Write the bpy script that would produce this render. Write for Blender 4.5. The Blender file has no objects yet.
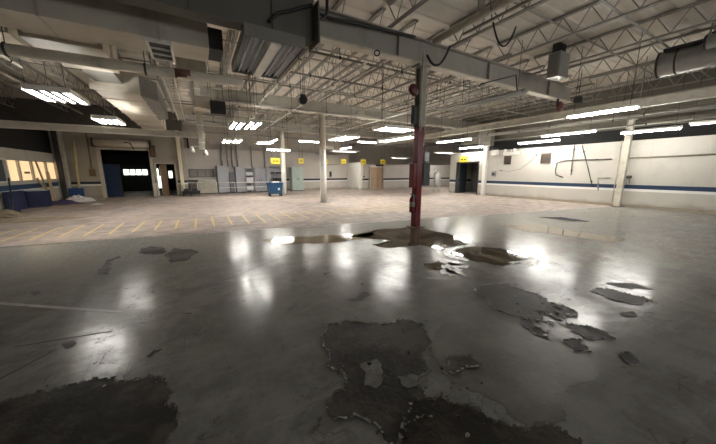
import bpy, bmesh, math, random
from mathutils import Vector, Matrix
random.seed(7)
sc = bpy.context.scene
COL = sc.collection
PI = math.pi

# ------------------------------------------------------------------ camera and surveying helpers
F = 274.0; PITCH = math.atan(50 / F); YAW = math.radians(29.9); EYE = 1.6
fw = (math.sin(YAW) * math.cos(PITCH), math.cos(YAW) * math.cos(PITCH), -math.sin(PITCH))
rt = (math.cos(YAW), -math.sin(YAW), 0)
up = (math.sin(YAW) * math.sin(PITCH), math.cos(YAW) * math.sin(PITCH), math.cos(PITCH))
def ray(x, y):
    a = (x - 358) / F; b = (222 - y) / F
    return tuple(fw[i] + a * rt[i] + b * up[i] for i in range(3))
def onz(x, y, z=0.0):
    r = ray(x, y); t = (z - EYE) / r[2]
    return Vector((r[0] * t, r[1] * t, z))
def onx(x, y, X):
    r = ray(x, y); t = X / r[0]
    return Vector((X, r[1] * t, EYE + r[2] * t))
def ony(x, y, Y):
    r = ray(x, y); t = Y / r[1]
    return Vector((r[0] * t, Y, EYE + r[2] * t))

cam = bpy.data.cameras.new('camera'); co = bpy.data.objects.new('camera', cam); COL.objects.link(co)
co.location = (0, 0, EYE); co.rotation_euler = (PI / 2 - PITCH, 0, -YAW)
cam.sensor_width = 36; cam.lens = F / 716 * 36; cam.clip_start = 0.05; cam.clip_end = 200
sc.camera = co

# ------------------------------------------------------------------ materials
def new_mat(name):
    m = bpy.data.materials.new(name); m.use_nodes = True
    nt = m.node_tree; b = nt.nodes['Principled BSDF']
    return m, nt, b
def N(nt, t, **kw):
    n = nt.nodes.new(t)
    for k, v in kw.items(): setattr(n, k, v)
    return n
def math_n(nt, op, a, b=None, c=None):
    n = N(nt, 'ShaderNodeMath', operation=op)
    for i, v in enumerate((a, b, c)):
        if v is None: continue
        if isinstance(v, (int, float)): n.inputs[i].default_value = v
        else: nt.links.new(v, n.inputs[i])
    return n.outputs[0]
def mixc(nt, f, a, b):
    n = N(nt, 'ShaderNodeMix', data_type='RGBA')
    for s, v in ((0, f), (6, a), (7, b)):
        if isinstance(v, (int, float)): n.inputs[s].default_value = v
        elif isinstance(v, tuple): n.inputs[s].default_value = (*v[:3], 1)
        else: nt.links.new(v, n.inputs[s])
    return n.outputs[2]
def noise(nt, vec, scale, detail=4, rough=.55):
    n = N(nt, 'ShaderNodeTexNoise'); n.inputs['Scale'].default_value = scale
    n.inputs['Detail'].default_value = detail; n.inputs['Roughness'].default_value = rough
    nt.links.new(vec, n.inputs['Vector']); return n.outputs[0]
def ramp(nt, v, lo, hi):
    n = N(nt, 'ShaderNodeMapRange'); n.interpolation_type = 'SMOOTHSTEP'
    n.inputs[1].default_value = lo; n.inputs[2].default_value = hi
    nt.links.new(v, n.inputs[0]); return n.outputs[0]
def paint(name, c, rough=.5, metal=0.0, dirt=.3, scale=2.5, bump=0.0, dark=None):
    m, nt, b = new_mat(name)
    g = N(nt, 'ShaderNodeNewGeometry').outputs['Position']
    n1 = noise(nt, g, scale, 6, .65)
    d = dark or tuple(v * .45 for v in c)
    f = math_n(nt, 'MULTIPLY', ramp(nt, n1, .45, .8), dirt * 2)
    nt.links.new(mixc(nt, f, c, d), b.inputs['Base Color'])
    b.inputs['Roughness'].default_value = rough; b.inputs['Metallic'].default_value = metal
    if bump:
        bp = N(nt, 'ShaderNodeBump'); bp.inputs['Strength'].default_value = bump; bp.inputs['Distance'].default_value = .02
        nt.links.new(noise(nt, g, scale * 8, 3), bp.inputs['Height']); nt.links.new(bp.outputs[0], b.inputs['Normal'])
    return m
def glow(name, c, s):
    m, nt, b = new_mat(name)
    b.inputs['Base Color'].default_value = (*c, 1)
    b.inputs['Emission Color'].default_value = (*c, 1); b.inputs['Emission Strength'].default_value = s
    return m

def wall_mat(name, c, stripe, zc, hw):
    """cream painted block wall with a painted blue band and a white band under it"""
    m, nt, b = new_mat(name)
    g = N(nt, 'ShaderNodeNewGeometry').outputs['Position']
    s = N(nt, 'ShaderNodeSeparateXYZ'); nt.links.new(g, s.inputs[0])
    n1 = noise(nt, g, 1.3, 6, .65)
    col = mixc(nt, math_n(nt, 'MULTIPLY', ramp(nt, n1, .45, .8), .35), c, tuple(v * .6 for v in c))
    # vertical run stains
    st = N(nt, 'ShaderNodeMapping'); st.inputs['Scale'].default_value = (2.2, 2.2, .12); nt.links.new(g, st.inputs[0])
    n2 = noise(nt, st.outputs[0], 2.0, 5, .7)
    col = mixc(nt, math_n(nt, 'MULTIPLY', ramp(nt, n2, .56, .78), .4), col, (.34, .27, .19))
    # scuffed foot of the wall
    col = mixc(nt, math_n(nt, 'MULTIPLY', ramp(nt, math_n(nt, 'SUBTRACT', math_n(nt, 'MULTIPLY', n1, .6), s.outputs[2]), .0, .3), .6), col, (.22, .18, .14))
    dz = math_n(nt, 'ABSOLUTE', math_n(nt, 'SUBTRACT', s.outputs[2], zc))
    if stripe:
        wob = math_n(nt, 'LESS_THAN', dz, hw)
        dz2 = math_n(nt, 'ABSOLUTE', math_n(nt, 'SUBTRACT', s.outputs[2], zc - hw - .05))
        col = mixc(nt, math_n(nt, 'MULTIPLY', math_n(nt, 'LESS_THAN', dz2, .06), .8), col, (.8, .8, .78))
        col = mixc(nt, wob, col, stripe)
    nt.links.new(col, b.inputs['Base Color']); b.inputs['Roughness'].default_value = .55
    return m

M = {}
M['wall_r'] = wall_mat('cream_wall_blue_band', (.48, .455, .405), (.007, .027, .07), .93, .09)
M['wall_b'] = wall_mat('pale_wall_navy_band', (.54, .495, .455), (.006, .009, .02), .93, .08)
M['wall_t'] = wall_mat('tan_wall_navy_band', (.36, .33, .27), (.012, .016, .035), .95, .075)
M['wall_w'] = wall_mat('white_wall_plain', (.70, .68, .63), None, 0, 0)
M['wall_l'] = wall_mat('left_wall_blue_band', (.55, .52, .45), (.015, .05, .12), .93, .11)
M['dark'] = paint('unlit_space_black', (.012, .012, .012), .8)  # black stands in for darkness of unlit voids and the dock room
M['dark2'] = paint('dark_grey_paint', (.035, .034, .032), .7)
M['cream'] = paint('cream_steel_paint', (.52, .48, .40), .5, dirt=.35, scale=3)
M['beam'] = paint('grey_beige_steel_paint', (.33, .31, .265), .5, dirt=.3, scale=2)
M['white'] = paint('white_steel_paint', (.78, .76, .70), .45, dirt=.25, scale=3)
M['joist'] = paint('beige_joist_paint', (.30, .285, .25), .55, dirt=.35, scale=3)
M['duct'] = paint('galvanised_duct_beige', (.62, .57, .48), .45, dirt=.25, scale=1.5)
M['ductgrey'] = paint('dull_sheet_metal', (.20, .195, .18), .5, dirt=.35, scale=2)
M['plywood'] = paint('dull_grey_board', (.13, .125, .105), .7, dirt=.2, scale=1)
M['galv'] = paint('galvanised_steel', (.34, .34, .33), .35, .6, dirt=.3, scale=5)
M['red'] = paint('dark_red_paint', (.16, .005, .011), .25, dirt=.35, scale=4)
M['redbell'] = paint('bell_red_paint', (.09, .006, .008), .4)
M['blue'] = paint('blue_plastic', (.012, .075, .17), .4, dirt=.2)
M['navy'] = paint('navy_fabric_board', (.010, .015, .06), .75, dirt=.3, scale=5)
M['bluedoor'] = paint('dark_blue_door_paint', (.012, .03, .075), .5)
M['black'] = paint('black_rubber', (.012, .012, .012), .5)
M['locker'] = paint('grey_cabinet_enamel', (.33, .335, .36), .4, dirt=.25, scale=4)
M['lockerdark'] = paint('dark_grey_cabinet', (.13, .13, .14), .45)
M['mint'] = paint('pale_green_enamel', (.46, .55, .50), .4, dirt=.2)
M['panelgrn'] = paint('grey_green_panel_enamel', (.045, .06, .06), .4)
M['wood'] = paint('pale_wood_door', (.50, .36, .25), .5, dirt=.2)
M['lumber'] = paint('raw_lumber', (.42, .32, .18), .7)
M['brownwood'] = paint('brown_door_leaf', (.16, .10, .05), .5)
M['yellow'] = paint('yellow_sign_enamel', (.80, .62, .03), .5, dirt=.1)
M['mark'] = paint('black_sign_paint', (.03, .03, .02), .6)
M['ventm'] = paint('brown_vent_grille', (.09, .065, .05), .6)
M['sheet'] = paint('crumpled_white_sheet', (.72, .70, .70), .7, bump=.5)
M['card'] = paint('muddy_cardboard', (.30, .24, .17), .85, bump=.4)
M['reflector'] = paint('aluminium_reflector', (.45, .47, .50), .3, .5, dirt=.3, scale=4)
M['stainless'] = paint('stainless_tank', (.55, .55, .54), .3, .5)
M['glass'] = paint('grey_window_glass', (.10, .115, .125), .12, dirt=.1)
M['tube_off'] = paint('dead_tube_glass', (.62, .64, .64), .25, dirt=.1)
M['tube'] = glow('lit_fluorescent_tube', (1.0, .98, .92), 46)
M['tube_dim'] = glow('dim_fluorescent_tube', (1.0, .95, .84), 6)
M['officelit'] = glow('lit_office_pane', (1.0, .74, .42), .36)
M['rear_fill_pane'] = glow('added_rear_fill_pane', (.97, .98, 1.0), 2.7)  # fill glow for the added rear windows
M['daypane'] = glow('daylit_pane', (.93, 1.0, .86), 1.1)
M['stripe'] = paint('yellow_floor_paint', (.70, .52, .17), .55, dirt=.35, scale=9, dark=(.30, .25, .2))
M['faint'] = paint('worn_white_floor_paint', (.25, .235, .195), .45, dirt=.5, scale=9, dark=(.14, .135, .12))
M['joint'] = paint('dirty_floor_joint', (.03, .028, .025), .7)

def wet_mat(name, c, rough, c2, r2, scale=3.0, bump=.25, spec=.5):
    m, nt, b = new_mat(name)
    g = N(nt, 'ShaderNodeNewGeometry').outputs['Position']
    n1 = noise(nt, g, scale, 8, .65); f = ramp(nt, n1, .42, .62)
    nt.links.new(mixc(nt, f, c, c2), b.inputs['Base Color'])
    r = N(nt, 'ShaderNodeMapRange'); r.inputs[3].default_value = rough; r.inputs[4].default_value = r2
    nt.links.new(f, r.inputs[0]); nt.links.new(r.outputs[0], b.inputs['Roughness'])
    b.inputs['Specular IOR Level'].default_value = spec
    if bump:
        bp = N(nt, 'ShaderNodeBump'); bp.inputs['Strength'].default_value = bump; bp.inputs['Distance'].default_value = .01
        nt.links.new(noise(nt, g, 22, 5, .7), bp.inputs['Height']); nt.links.new(bp.outputs[0], b.inputs['Normal'])
    return m
M['bare'] = wet_mat('bare_dark_concrete', (.020, .017, .014), .55, (.062, .053, .044), .5, 2.2, .5, spec=.12)
M['damp'] = wet_mat('damp_dark_concrete', (.018, .015, .012), .42, (.055, .045, .034), .5, 2.0, .5, spec=.08)
M['mud'] = wet_mat('muddy_film', (.060, .053, .040), .38, (.105, .096, .078), .42, 2.0, spec=.35)
M['water'] = wet_mat('standing_brown_water', (.085, .065, .042), .035, (.115, .09, .06), .05, 1.5, 0)
M['tanwater'] = wet_mat('shallow_tan_water', (.22, .16, .09), .06, (.27, .20, .12), .10, 1.5, 0)
M['foam'] = wet_mat('white_scum_film', (.62, .62, .60), .25, (.75, .75, .73), .3, 6)
M['flake'] = wet_mat('lifted_paint_edge', (.075, .072, .066), .4, (.13, .125, .115), .4, 8, spec=.3)

def floor_material():
    m, nt, b = new_mat('floor_paint')
    g = N(nt, 'ShaderNodeNewGeometry').outputs['Position']
    s = N(nt, 'ShaderNodeSeparateXYZ'); nt.links.new(g, s.inputs[0])
    def mp(rot, sx, sy):
        q = N(nt, 'ShaderNodeMapping'); q.inputs['Rotation'].default_value = (0, 0, rot); q.inputs['Scale'].default_value = (sx, sy, 1)
        nt.links.new(g, q.inputs[0]); return q.outputs[0]
    mul = lambda a, c: math_n(nt, 'MULTIPLY', a, c)
    big = noise(nt, g, .55, 5, .6); mid = noise(nt, g, 2.2, 9, .72); fine = noise(nt, g, 11, 8, .72); tiny = noise(nt, g, 45, 4, .7)
    streak = noise(nt, mp(.5, .5, 4.5), 1.6, 8, .7); streak2 = noise(nt, mp(-.35, 5.5, .45), 1.5, 8, .7)
    # hairline cracks
    wv = N(nt, 'ShaderNodeVectorMath', operation='ADD'); nz = N(nt, 'ShaderNodeTexNoise'); nz.inputs['Scale'].default_value = 3.0; nz.inputs['Detail'].default_value = 6
    nt.links.new(g, nz.inputs['Vector']); sc_ = N(nt, 'ShaderNodeVectorMath', operation='SCALE'); sc_.inputs['Scale'].default_value = .5
    nt.links.new(nz.outputs['Color'], sc_.inputs[0]); nt.links.new(g, wv.inputs[0]); nt.links.new(sc_.outputs[0], wv.inputs[1])
    vo = N(nt, 'ShaderNodeTexVoronoi'); vo.feature = 'DISTANCE_TO_EDGE'; vo.inputs['Scale'].default_value = 2.6; nt.links.new(wv.outputs[0], vo.inputs['Vector'])
    crack = math_n(nt, 'SUBTRACT', 1.0, ramp(nt, vo.outputs['Distance'], .004, .016))
    crack = mul(crack, ramp(nt, mid, .47, .58))
    front = mixc(nt, ramp(nt, mid, .38, .62), (.235, .232, .215), (.155, .152, .140))
    front = mixc(nt, mul(ramp(nt, big, .5, .66), .65), front, (.125, .117, .100))
    front = mixc(nt, mul(ramp(nt, streak, .54, .66), .45), front, (.29, .285, .265))
    front = mixc(nt, mul(ramp(nt, streak2, .56, .68), .45), front, (.10, .095, .085))
    front = mixc(nt, mul(ramp(nt, fine, .59, .65), .7), front, (.075, .070, .062))
    front = mixc(nt, mul(ramp(nt, tiny, .62, .68), .5), front, (.05, .047, .042))
    front = mixc(nt, mul(crack, .7), front, (.05, .046, .04))
    vs = N(nt, 'ShaderNodeTexVoronoi'); vs.inputs['Scale'].default_value = 5.0; vs.inputs['Randomness'].default_value = 1.0; nt.links.new(wv.outputs[0], vs.inputs['Vector'])
    sr = N(nt, 'ShaderNodeSeparateColor'); nt.links.new(vs.outputs['Color'], sr.inputs[0])
    spk = math_n(nt, 'LESS_THAN', vs.outputs['Distance'], mul(math_n(nt, 'SUBTRACT', sr.outputs[0], .55), .36))
    front = mixc(nt, mul(spk, .8), front, (.035, .032, .028))
    back = mixc(nt, ramp(nt, mid, .38, .62), (.46, .375, .33), (.31, .255, .225))
    back = mixc(nt, mul(ramp(nt, big, .45, .62), .6), back, (.25, .225, .205))
    back = mixc(nt, mul(ramp(nt, streak, .55, .66), .45), back, (.46, .43, .40))
    back = mixc(nt, mul(ramp(nt, fine, .59, .66), .6), back, (.16, .13, .11))
    d = math_n(nt, 'ADD', s.outputs[1], mul(s.outputs[0], .18))
    d = math_n(nt, 'ADD', d, mul(mid, .35))
    f = ramp(nt, d, 8.28, 8.5)
    front = mixc(nt, mul(ramp(nt, math_n(nt, 'ADD', d, mul(big, 2.6)), 5.2, 9.4), .85), front, mixc(nt, ramp(nt, fine, .4, .62), (.38, .365, .335), (.26, .245, .22)))  # front floor lightens toward the boundary; lamp light put into its colour
    nt.links.new(mixc(nt, f, front, back), b.inputs['Base Color'])
    rr = N(nt, 'ShaderNodeMapRange'); rr.inputs[3].default_value = .13; rr.inputs[4].default_value = .27
    nt.links.new(ramp(nt, math_n(nt, 'ADD', mul(mid, .6), mul(streak2, .4)), .40, .62), rr.inputs[0])
    rough = math_n(nt, 'ADD', rr.outputs[0], mul(f, .36))
    rough = math_n(nt, 'ADD', rough, mul(ramp(nt, fine, .58, .66), .25))
    nt.links.new(rough, b.inputs['Roughness'])
    b.inputs['Specular IOR Level'].default_value = .16
    bp = N(nt, 'ShaderNodeBump'); bp.inputs['Strength'].default_value = .3; bp.inputs['Distance'].default_value = .012
    h = math_n(nt, 'ADD', mul(noise(nt, g, 5, 3, .5), .8), mul(noise(nt, g, 26, 4, .6), .22))
    h = math_n(nt, 'SUBTRACT', h, mul(crack, .25))
    nt.links.new(h, bp.inputs['Height']); nt.links.new(bp.outputs[0], b.inputs['Normal'])
    return m
M['floor'] = floor_material()

def deck_material():
    m, nt, b = new_mat('roof_deck_paint')
    g = N(nt, 'ShaderNodeNewGeometry').outputs['Position']
    n1 = noise(nt, g, .8, 6, .6); n2 = noise(nt, g, 5, 5, .7)
    c = mixc(nt, ramp(nt, n1, .4, .7), (.70, .65, .57), (.58, .53, .46))
    c = mixc(nt, math_n(nt, 'MULTIPLY', ramp(nt, n2, .58, .75), .5), c, (.40, .35, .28))
    nt.links.new(c, b.inputs['Base Color']); b.inputs['Roughness'].default_value = .6
    return m
M['deck'] = deck_material()

# ------------------------------------------------------------------ geometry helpers
class MB:
    def __init__(s): s.bm = bmesh.new()
    def box(s, x0, x1, y0, y1, z0, z1, bev=0):
        vs = [s.bm.verts.new((x, y, z)) for x in (x0, x1) for y in (y0, y1) for z in (z0, z1)]
        fs = [(0, 1, 3, 2), (4, 6, 7, 5), (0, 4, 5, 1), (2, 3, 7, 6), (0, 2, 6, 4), (1, 5, 7, 3)]
        F_ = [s.bm.faces.new([vs[i] for i in f]) for f in fs]
        if bev:
            es = list({e for f in F_ for e in f.edges})
            bmesh.ops.bevel(s.bm, geom=es, offset=bev, segments=2, affect='EDGES', profile=.5)
        return s
    def bar(s, a, b, w, h=None, roll=Vector((0, 0, 1))):
        """rectangular bar from a to b"""
        a = Vector(a); b = Vector(b); h = h or w
        d = (b - a).normalized(); r = roll if abs(d.dot(roll)) < .98 else Vector((1, 0, 0))
        x = d.cross(r).normalized(); y = x.cross(d).normalized()
        q = [(-w / 2, -h / 2), (w / 2, -h / 2), (w / 2, h / 2), (-w / 2, h / 2)]
        A = [s.bm.verts.new(a + x * u + y * v) for u, v in q]; B = [s.bm.verts.new(b + x * u + y * v) for u, v in q]
        for i in range(4): s.bm.faces.new((A[i], A[(i + 1) % 4], B[(i + 1) % 4], B[i]))
        s.bm.faces.new(A[::-1]); s.bm.faces.new(B); return s
    def tube(s, pts, r, n=8, caps=True):
        pts = [Vector(p) for p in pts]; rings = []
        prev = None
        for i, p in enumerate(pts):
            d = (pts[min(i + 1, len(pts) - 1)] - pts[max(i - 1, 0)]).normalized()
            ref = Vector((0, 0, 1)) if abs(d.z) < .95 else Vector((1, 0, 0))
            x = d.cross(ref).normalized(); y = x.cross(d).normalized()
            if prev is not None and x.dot(prev) < 0 and abs(d.z) >= .95: pass
            prev = x
            rr = r[i] if isinstance(r, (list, tuple)) else r
            rings.append([s.bm.verts.new(p + x * rr * math.cos(2 * PI * k / n) + y * rr * math.sin(2 * PI * k / n)) for k in range(n)])
        for A, B in zip(rings, rings[1:]):
            for k in range(n):
                f = s.bm.faces.new((A[k], A[(k + 1) % n], B[(k + 1) % n], B[k])); f.smooth = True
        if caps: s.bm.faces.new(rings[0][::-1]); s.bm.faces.new(rings[-1])
        return s
    def lathe(s, prof, c=(0, 0, 0), axis='z', n=20):
        rings = []
        for r, h in prof:
            ring = []
            for k in range(n):
                a = 2 * PI * k / n; u, v = r * math.cos(a), r * math.sin(a)
                p = {'z': (u, v, h), 'y': (u, h, v), 'x': (h, u, v)}[axis]
                ring.append(s.bm.verts.new((p[0] + c[0], p[1] + c[1], p[2] + c[2])))
            rings.append(ring)
        for A, B in zip(rings, rings[1:]):
            for k in range(n):
                f = s.bm.faces.new((A[k], A[(k + 1) % n], B[(k + 1) % n], B[k])); f.smooth = True
        s.bm.faces.new(rings[0][::-1]); s.bm.faces.new(rings[-1]); return s
    def prism(s, pts, off):
        """extrude a planar polygon by vector off"""
        A = [s.bm.verts.new(Vector(p)) for p in pts]; B = [s.bm.verts.new(Vector(p) + Vector(off)) for p in pts]
        n = len(A)
        for i in range(n): s.bm.faces.new((A[i], A[(i + 1) % n], B[(i + 1) % n], B[i]))
        s.bm.faces.new(A[::-1]); s.bm.faces.new(B); return s
    def build(s, name, mat, parent=None):
        bmesh.ops.recalc_face_normals(s.bm, faces=s.bm.faces)
        me = bpy.data.meshes.new(name); s.bm.to_mesh(me); s.bm.free()
        o = bpy.data.objects.new(name, me); COL.objects.link(o)
        me.materials.append(M[mat] if isinstance(mat, str) else mat)
        if parent is not None: o.parent = parent
        return o
def islands(b):
    seen = set(); out = []
    for v in b.bm.verts:
        if v in seen: continue
        st = [v]; seen.add(v); isl = []
        while st:
            q = st.pop(); isl.append(q)
            for e in q.link_edges:
                w_ = e.other_vert(q)
                if w_ not in seen: seen.add(w_); st.append(w_)
        out.append(isl)
    return out
def sep(b, name, mat, parent):
    """every loose piece of b becomes a part of its own"""
    res = []
    for isl in islands(b):
        nb = MB(); mp = {v: nb.bm.verts.new(v.co) for v in isl}
        for f in {f for v in isl for f in v.link_faces}:
            g = nb.bm.faces.new([mp[v] for v in f.verts]); g.smooth = f.smooth
        res.append(nb.build(name, mat, parent))
    b.bm.free(); return res
def tag(o, label=None, cat=None, group=None, kind=None):
    if label: o['label'] = label
    if cat: o['category'] = cat
    if group: o['group'] = group
    if kind: o['kind'] = kind
    return o
def empty(name, loc, label, cat, rz=0, group=None):
    o = bpy.data.objects.new(name, None); COL.objects.link(o); o.location = loc; o.rotation_euler = (0, 0, rz)
    o.empty_display_size = .2
    return tag(o, label, cat, group)
def struct(o): o['kind'] = 'structure'; return o
def clone(root, loc=None, rz=None, label=None, group=None):
    c = root.copy(); COL.objects.link(c)
    if loc is not None: c.location = loc
    if rz is not None: c.rotation_euler = (0, 0, rz)
    if label: c['label'] = label
    if group: c['group'] = group
    for ch in list(root.children):
        d = ch.copy(); COL.objects.link(d); d.parent = c
        for g in list(ch.children):
            e = g.copy(); COL.objects.link(e); e.parent = d
    return c
ORD = ['first', 'second', 'third', 'fourth', 'fifth', 'sixth', 'seventh', 'eighth', 'ninth', 'tenth', 'eleventh', 'twelfth', 'thirteenth', 'fourteenth', 'fifteenth', 'sixteenth', 'seventeenth', 'eighteenth', 'nineteenth', 'twentieth'] + ['twenty-' + q for q in ('first', 'second', 'third', 'fourth', 'fifth', 'sixth', 'seventh', 'eighth', 'ninth')] + ['thirtieth', 'thirty-first', 'thirty-second']

ZD = 5.55            # underside of the roof deck
XL, XR = -7.0, 17.2  # side walls
YD, YB, YC = 22.6, 24.0, 21.5   # dock wall, back wall, right part of back wall
# ------------------------------------------------------------------ setting
fl = struct(MB().box(-12, 32, -6, 36, -.2, 0).build('floor', 'floor'))
b = MB(); y = -6.0
prof = []
while y < 36:
    prof += [(y, ZD), (y + .22, ZD), (y + .25, ZD + .03), (y + .56, ZD + .03)]; y += .60
prof.append((36, ZD))
vs0 = [b.bm.verts.new((-12, p, q)) for p, q in prof]; vs1 = [b.bm.verts.new((32, p, q)) for p, q in prof]
for i in range(len(prof) - 1): b.bm.faces.new((vs0[i], vs0[i + 1], vs1[i + 1], vs1[i]))
t0 = [b.bm.verts.new((x_, y_, ZD + .25)) for x_, y_ in ((-12, -6), (-12, 36), (32, 36), (32, -6))]
b.bm.faces.new(t0)
struct(b.build('ceiling', 'deck'))
DY0 = onx(478, 180, XR).y; DY1 = onx(456, 180, XR).y; DZ = onx(467, 162, XR).z; DC = onx(449.5, 180, XR).y
# right wall with doorway, dark panels above it stand in for the unlit void
b = MB(); b.box(XR, XR + .2, -6, DY0, 0, 3.0); b.box(XR, XR + .2, DY0, DY1, DZ, 3.0); b.box(XR, XR + .2, DY1, DC, 0, 3.0)
b.box(XR + .2, XR + 2.5, DC - .2, DC, 0, 3.0)
struct(b.build('wall_right', 'wall_r'))
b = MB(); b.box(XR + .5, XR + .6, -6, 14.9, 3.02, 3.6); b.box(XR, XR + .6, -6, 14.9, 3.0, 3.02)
struct(b.build('wall_right_void_panel', 'dark'))
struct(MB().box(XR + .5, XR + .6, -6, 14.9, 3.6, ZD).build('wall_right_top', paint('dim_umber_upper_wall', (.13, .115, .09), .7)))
b = MB(); b.box(XR + 2.3, XR + 2.4, 12.2, DC - .2, 0, 3.0); b.box(XR + .2, XR + 2.3, 12.1, 12.2, 0, 3.0); b.box(XR + .2, XR + 2.3, 12.2, DC - .2, 2.8, 2.9)
struct(b.build('wall_doorway_room', paint('doorway_room_grey', (.16, .15, .14), .7)))
struct(MB().box(31.8, 32, -6, 36, 0, ZD).build('wall_right_far', 'wall_w'))
# back walls
struct(MB().box(-.7, 12.8, YB, YB + .2, 0, 3.3).build('wall_back', 'wall_b'))
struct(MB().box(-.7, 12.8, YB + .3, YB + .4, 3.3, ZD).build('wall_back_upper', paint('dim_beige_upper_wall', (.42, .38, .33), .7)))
struct(MB().box(12.6, 12.8, YC, YB, 0, 2.45).build('wall_return', 'wall_w'))
b = MB(); b.box(12.8, 13.35, YC, YC + .2, 0, 2.3); b.box(15.25, 30, YC, YC + .2, 0, 2.3); b.box(13.35, 15.25, YC + .5, YC + .6, 0, 2.3)
struct(b.build('wall_back_right', 'wall_b'))
struct(MB().box(-12, 32, 35.8, 36, 0, ZD).build('wall_far_back', 'wall_w'))
# dock wall with its two openings
P0 = ony(99, 150, YD).x; P1 = ony(148.5, 150, YD).x
Q0 = ony(155.5, 165, YD).x; Q1 = ony(174.5, 165, YD).x
ZO = 2.95; ZQ = 2.15
b = MB(); b.box(XL, P0, YD, YD + .25, 0, 4.0); b.box(P0, P1, YD, YD + .25, ZO, 4.0); b.box(P1, Q0, YD, YD + .25, 0, 4.0)
b.box(Q0, Q1, YD, YD + .25, ZQ, 4.0); b.box(Q1, -.7, YD, YD + .25, 0, 4.0); b.box(-.9, -.7, YD + .25, YB, 0, 4.0)
struct(b.build('wall_dock', 'wall_t'))
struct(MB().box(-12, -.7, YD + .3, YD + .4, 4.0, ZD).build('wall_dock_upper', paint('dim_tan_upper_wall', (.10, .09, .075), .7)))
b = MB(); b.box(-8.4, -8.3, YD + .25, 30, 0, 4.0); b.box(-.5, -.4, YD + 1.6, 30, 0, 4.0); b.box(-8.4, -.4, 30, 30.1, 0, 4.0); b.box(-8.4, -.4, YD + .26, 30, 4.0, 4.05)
struct(b.build('wall_dock_room', 'dark'))  # walls coloured black so the unlit room reads dark
# left wall : low wall, window band, fascia, upper panel coloured black for the unlit void
YW = [onx(px, 172, XL).y for px in (-40, 8, 20.5, 33.5, 47.5, 57)]
ZS0, ZS1 = 1.16, 2.17
b = MB(); b.box(XL - .2, XL, -6, YD, 0, ZS0); b.box(XL - .2, XL, -6, YD, ZS1, 2.62); b.box(XL - .2, XL, YW[-1], YD, ZS0, ZS1)
struct(b.build('wall_left', 'wall_l'))
struct(MB().box(XL - .3, XL - .2, -6, YD, 2.62, 4.2).build('wall_left_void_panel', 'dark'))
b = MB(); b.box(-12, 32, -6.2, -6, 0, 1.9); b.box(-12, 32, -6.2, -6, 3.9, ZD)
RW = [(3.5, 6.5), (8.0, 11.0), (12.5, 15.5)]; xs = [-12] + [v for q in RW for v in q] + [32]
for i in range(0, len(xs), 2): b.box(xs[i], xs[i + 1], -6.2, -6, 1.9, 3.9)
struct(b.build('wall_rear', 'wall_w'))
for i, (x0, x1) in enumerate(RW):  # added windows behind the camera, glowing to brighten girder faces and ceiling
    b = MB(); b.box(x0, x1, -6.16, -6.0, 1.9, 1.98); b.box(x0, x1, -6.16, -6.0, 3.82, 3.9); b.box(x0, x0 + .08, -6.16, -6.0, 1.98, 3.82); b.box(x1 - .08, x1, -6.16, -6.0, 1.98, 3.82); b.box((x0 + x1) / 2 - .04, (x0 + x1) / 2 + .04, -6.16, -6.0, 1.98, 3.82)
    w = struct(b.build('window_%d' % (i + 11), 'white')); MB().box(x0 + .08, x1 - .08, -6.12, -6.1, 1.98, 3.82).build('pane', 'rear_fill_pane', w)
for i in range(len(YW) - 1):
    y0, y1 = YW[i], YW[i + 1]
    b = MB(); b.box(XL - .14, XL + .01, y0, y0 + .06, ZS0, ZS1); b.box(XL - .14, XL + .01, y1 - .06, y1, ZS0, ZS1)
    b.box(XL - .14, XL + .01, y0 + .06, y1 - .06, ZS0, ZS0 + .06); b.box(XL - .14, XL + .01, y0 + .06, y1 - .06, ZS1 - .06, ZS1)
    w = struct(b.build('window_%d' % (i + 1), 'white' if i == 0 else 'cream'))
    p = MB().box(XL - .1, XL - .07, y0 + .06, y1 - .06, ZS0 + .06, ZS1 - .06).build('pane', 'glass' if i == 0 else 'officelit', w)
    if i == 2: MB().box(XL - .07, XL - .03, y0 + .5, y1 - .25, 1.52, 1.62).build('notice_strip', 'lumber', w)
# baseboard
struct(MB().box(XR - .02, XR, -6, DY0 - .03, 0, .12).build('baseboard_right', paint('grimy_skirting', (.30, .25, .19), .7)))
# doorway frame on the right
b = MB(); b.box(XR - .03, XR + .22, DY0 - .02, DY0 + .06, 0, DZ + .02); b.box(XR - .03, XR + .22, DY1 - .06, DY1 + .02, 0, DZ + .02); b.box(XR - .03, XR + .22, DY0 + .06, DY1 - .06, DZ - .06, DZ + .02)
d1 = struct(b.build('door_1', 'dark2'))
MB().box(XR + .24, XR + 1.0, DY1 - .14, DY1 - .08, .01, DZ - .08).build('door_leaf', paint('steel_blue_leaf', (.022, .027, .033), .5), d1)
# wooden double door in back recess
X0, X1 = ony(370.5, 180, YC + .35).x, ony(384, 180, YC + .35).x
b = MB(); b.box(X0 - .08, X0, YC + .33, YC + .5, 0, 2.12); b.box(X1, X1 + .08, YC + .33, YC + .5, 0, 2.12); b.box(X0, X1, YC + .33, YC + .5, 2.04, 2.12)
d2 = struct(b.build('door_2', 'white'))
xm = (X0 + X1) / 2
for k, (a, c) in enumerate(((X0, xm - .01), (xm + .01, X1))):
    lf = MB().box(a, c, YC + .38, YC + .44, .01, 2.03).build('door_leaf', 'wood', d2)
    MB().box(xm + (-.16 if k == 0 else .08), xm + (-.08 if k == 0 else .16), YC + .34, YC + .38, .95, 1.1).build('door_handle', 'galv', lf)
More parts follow.
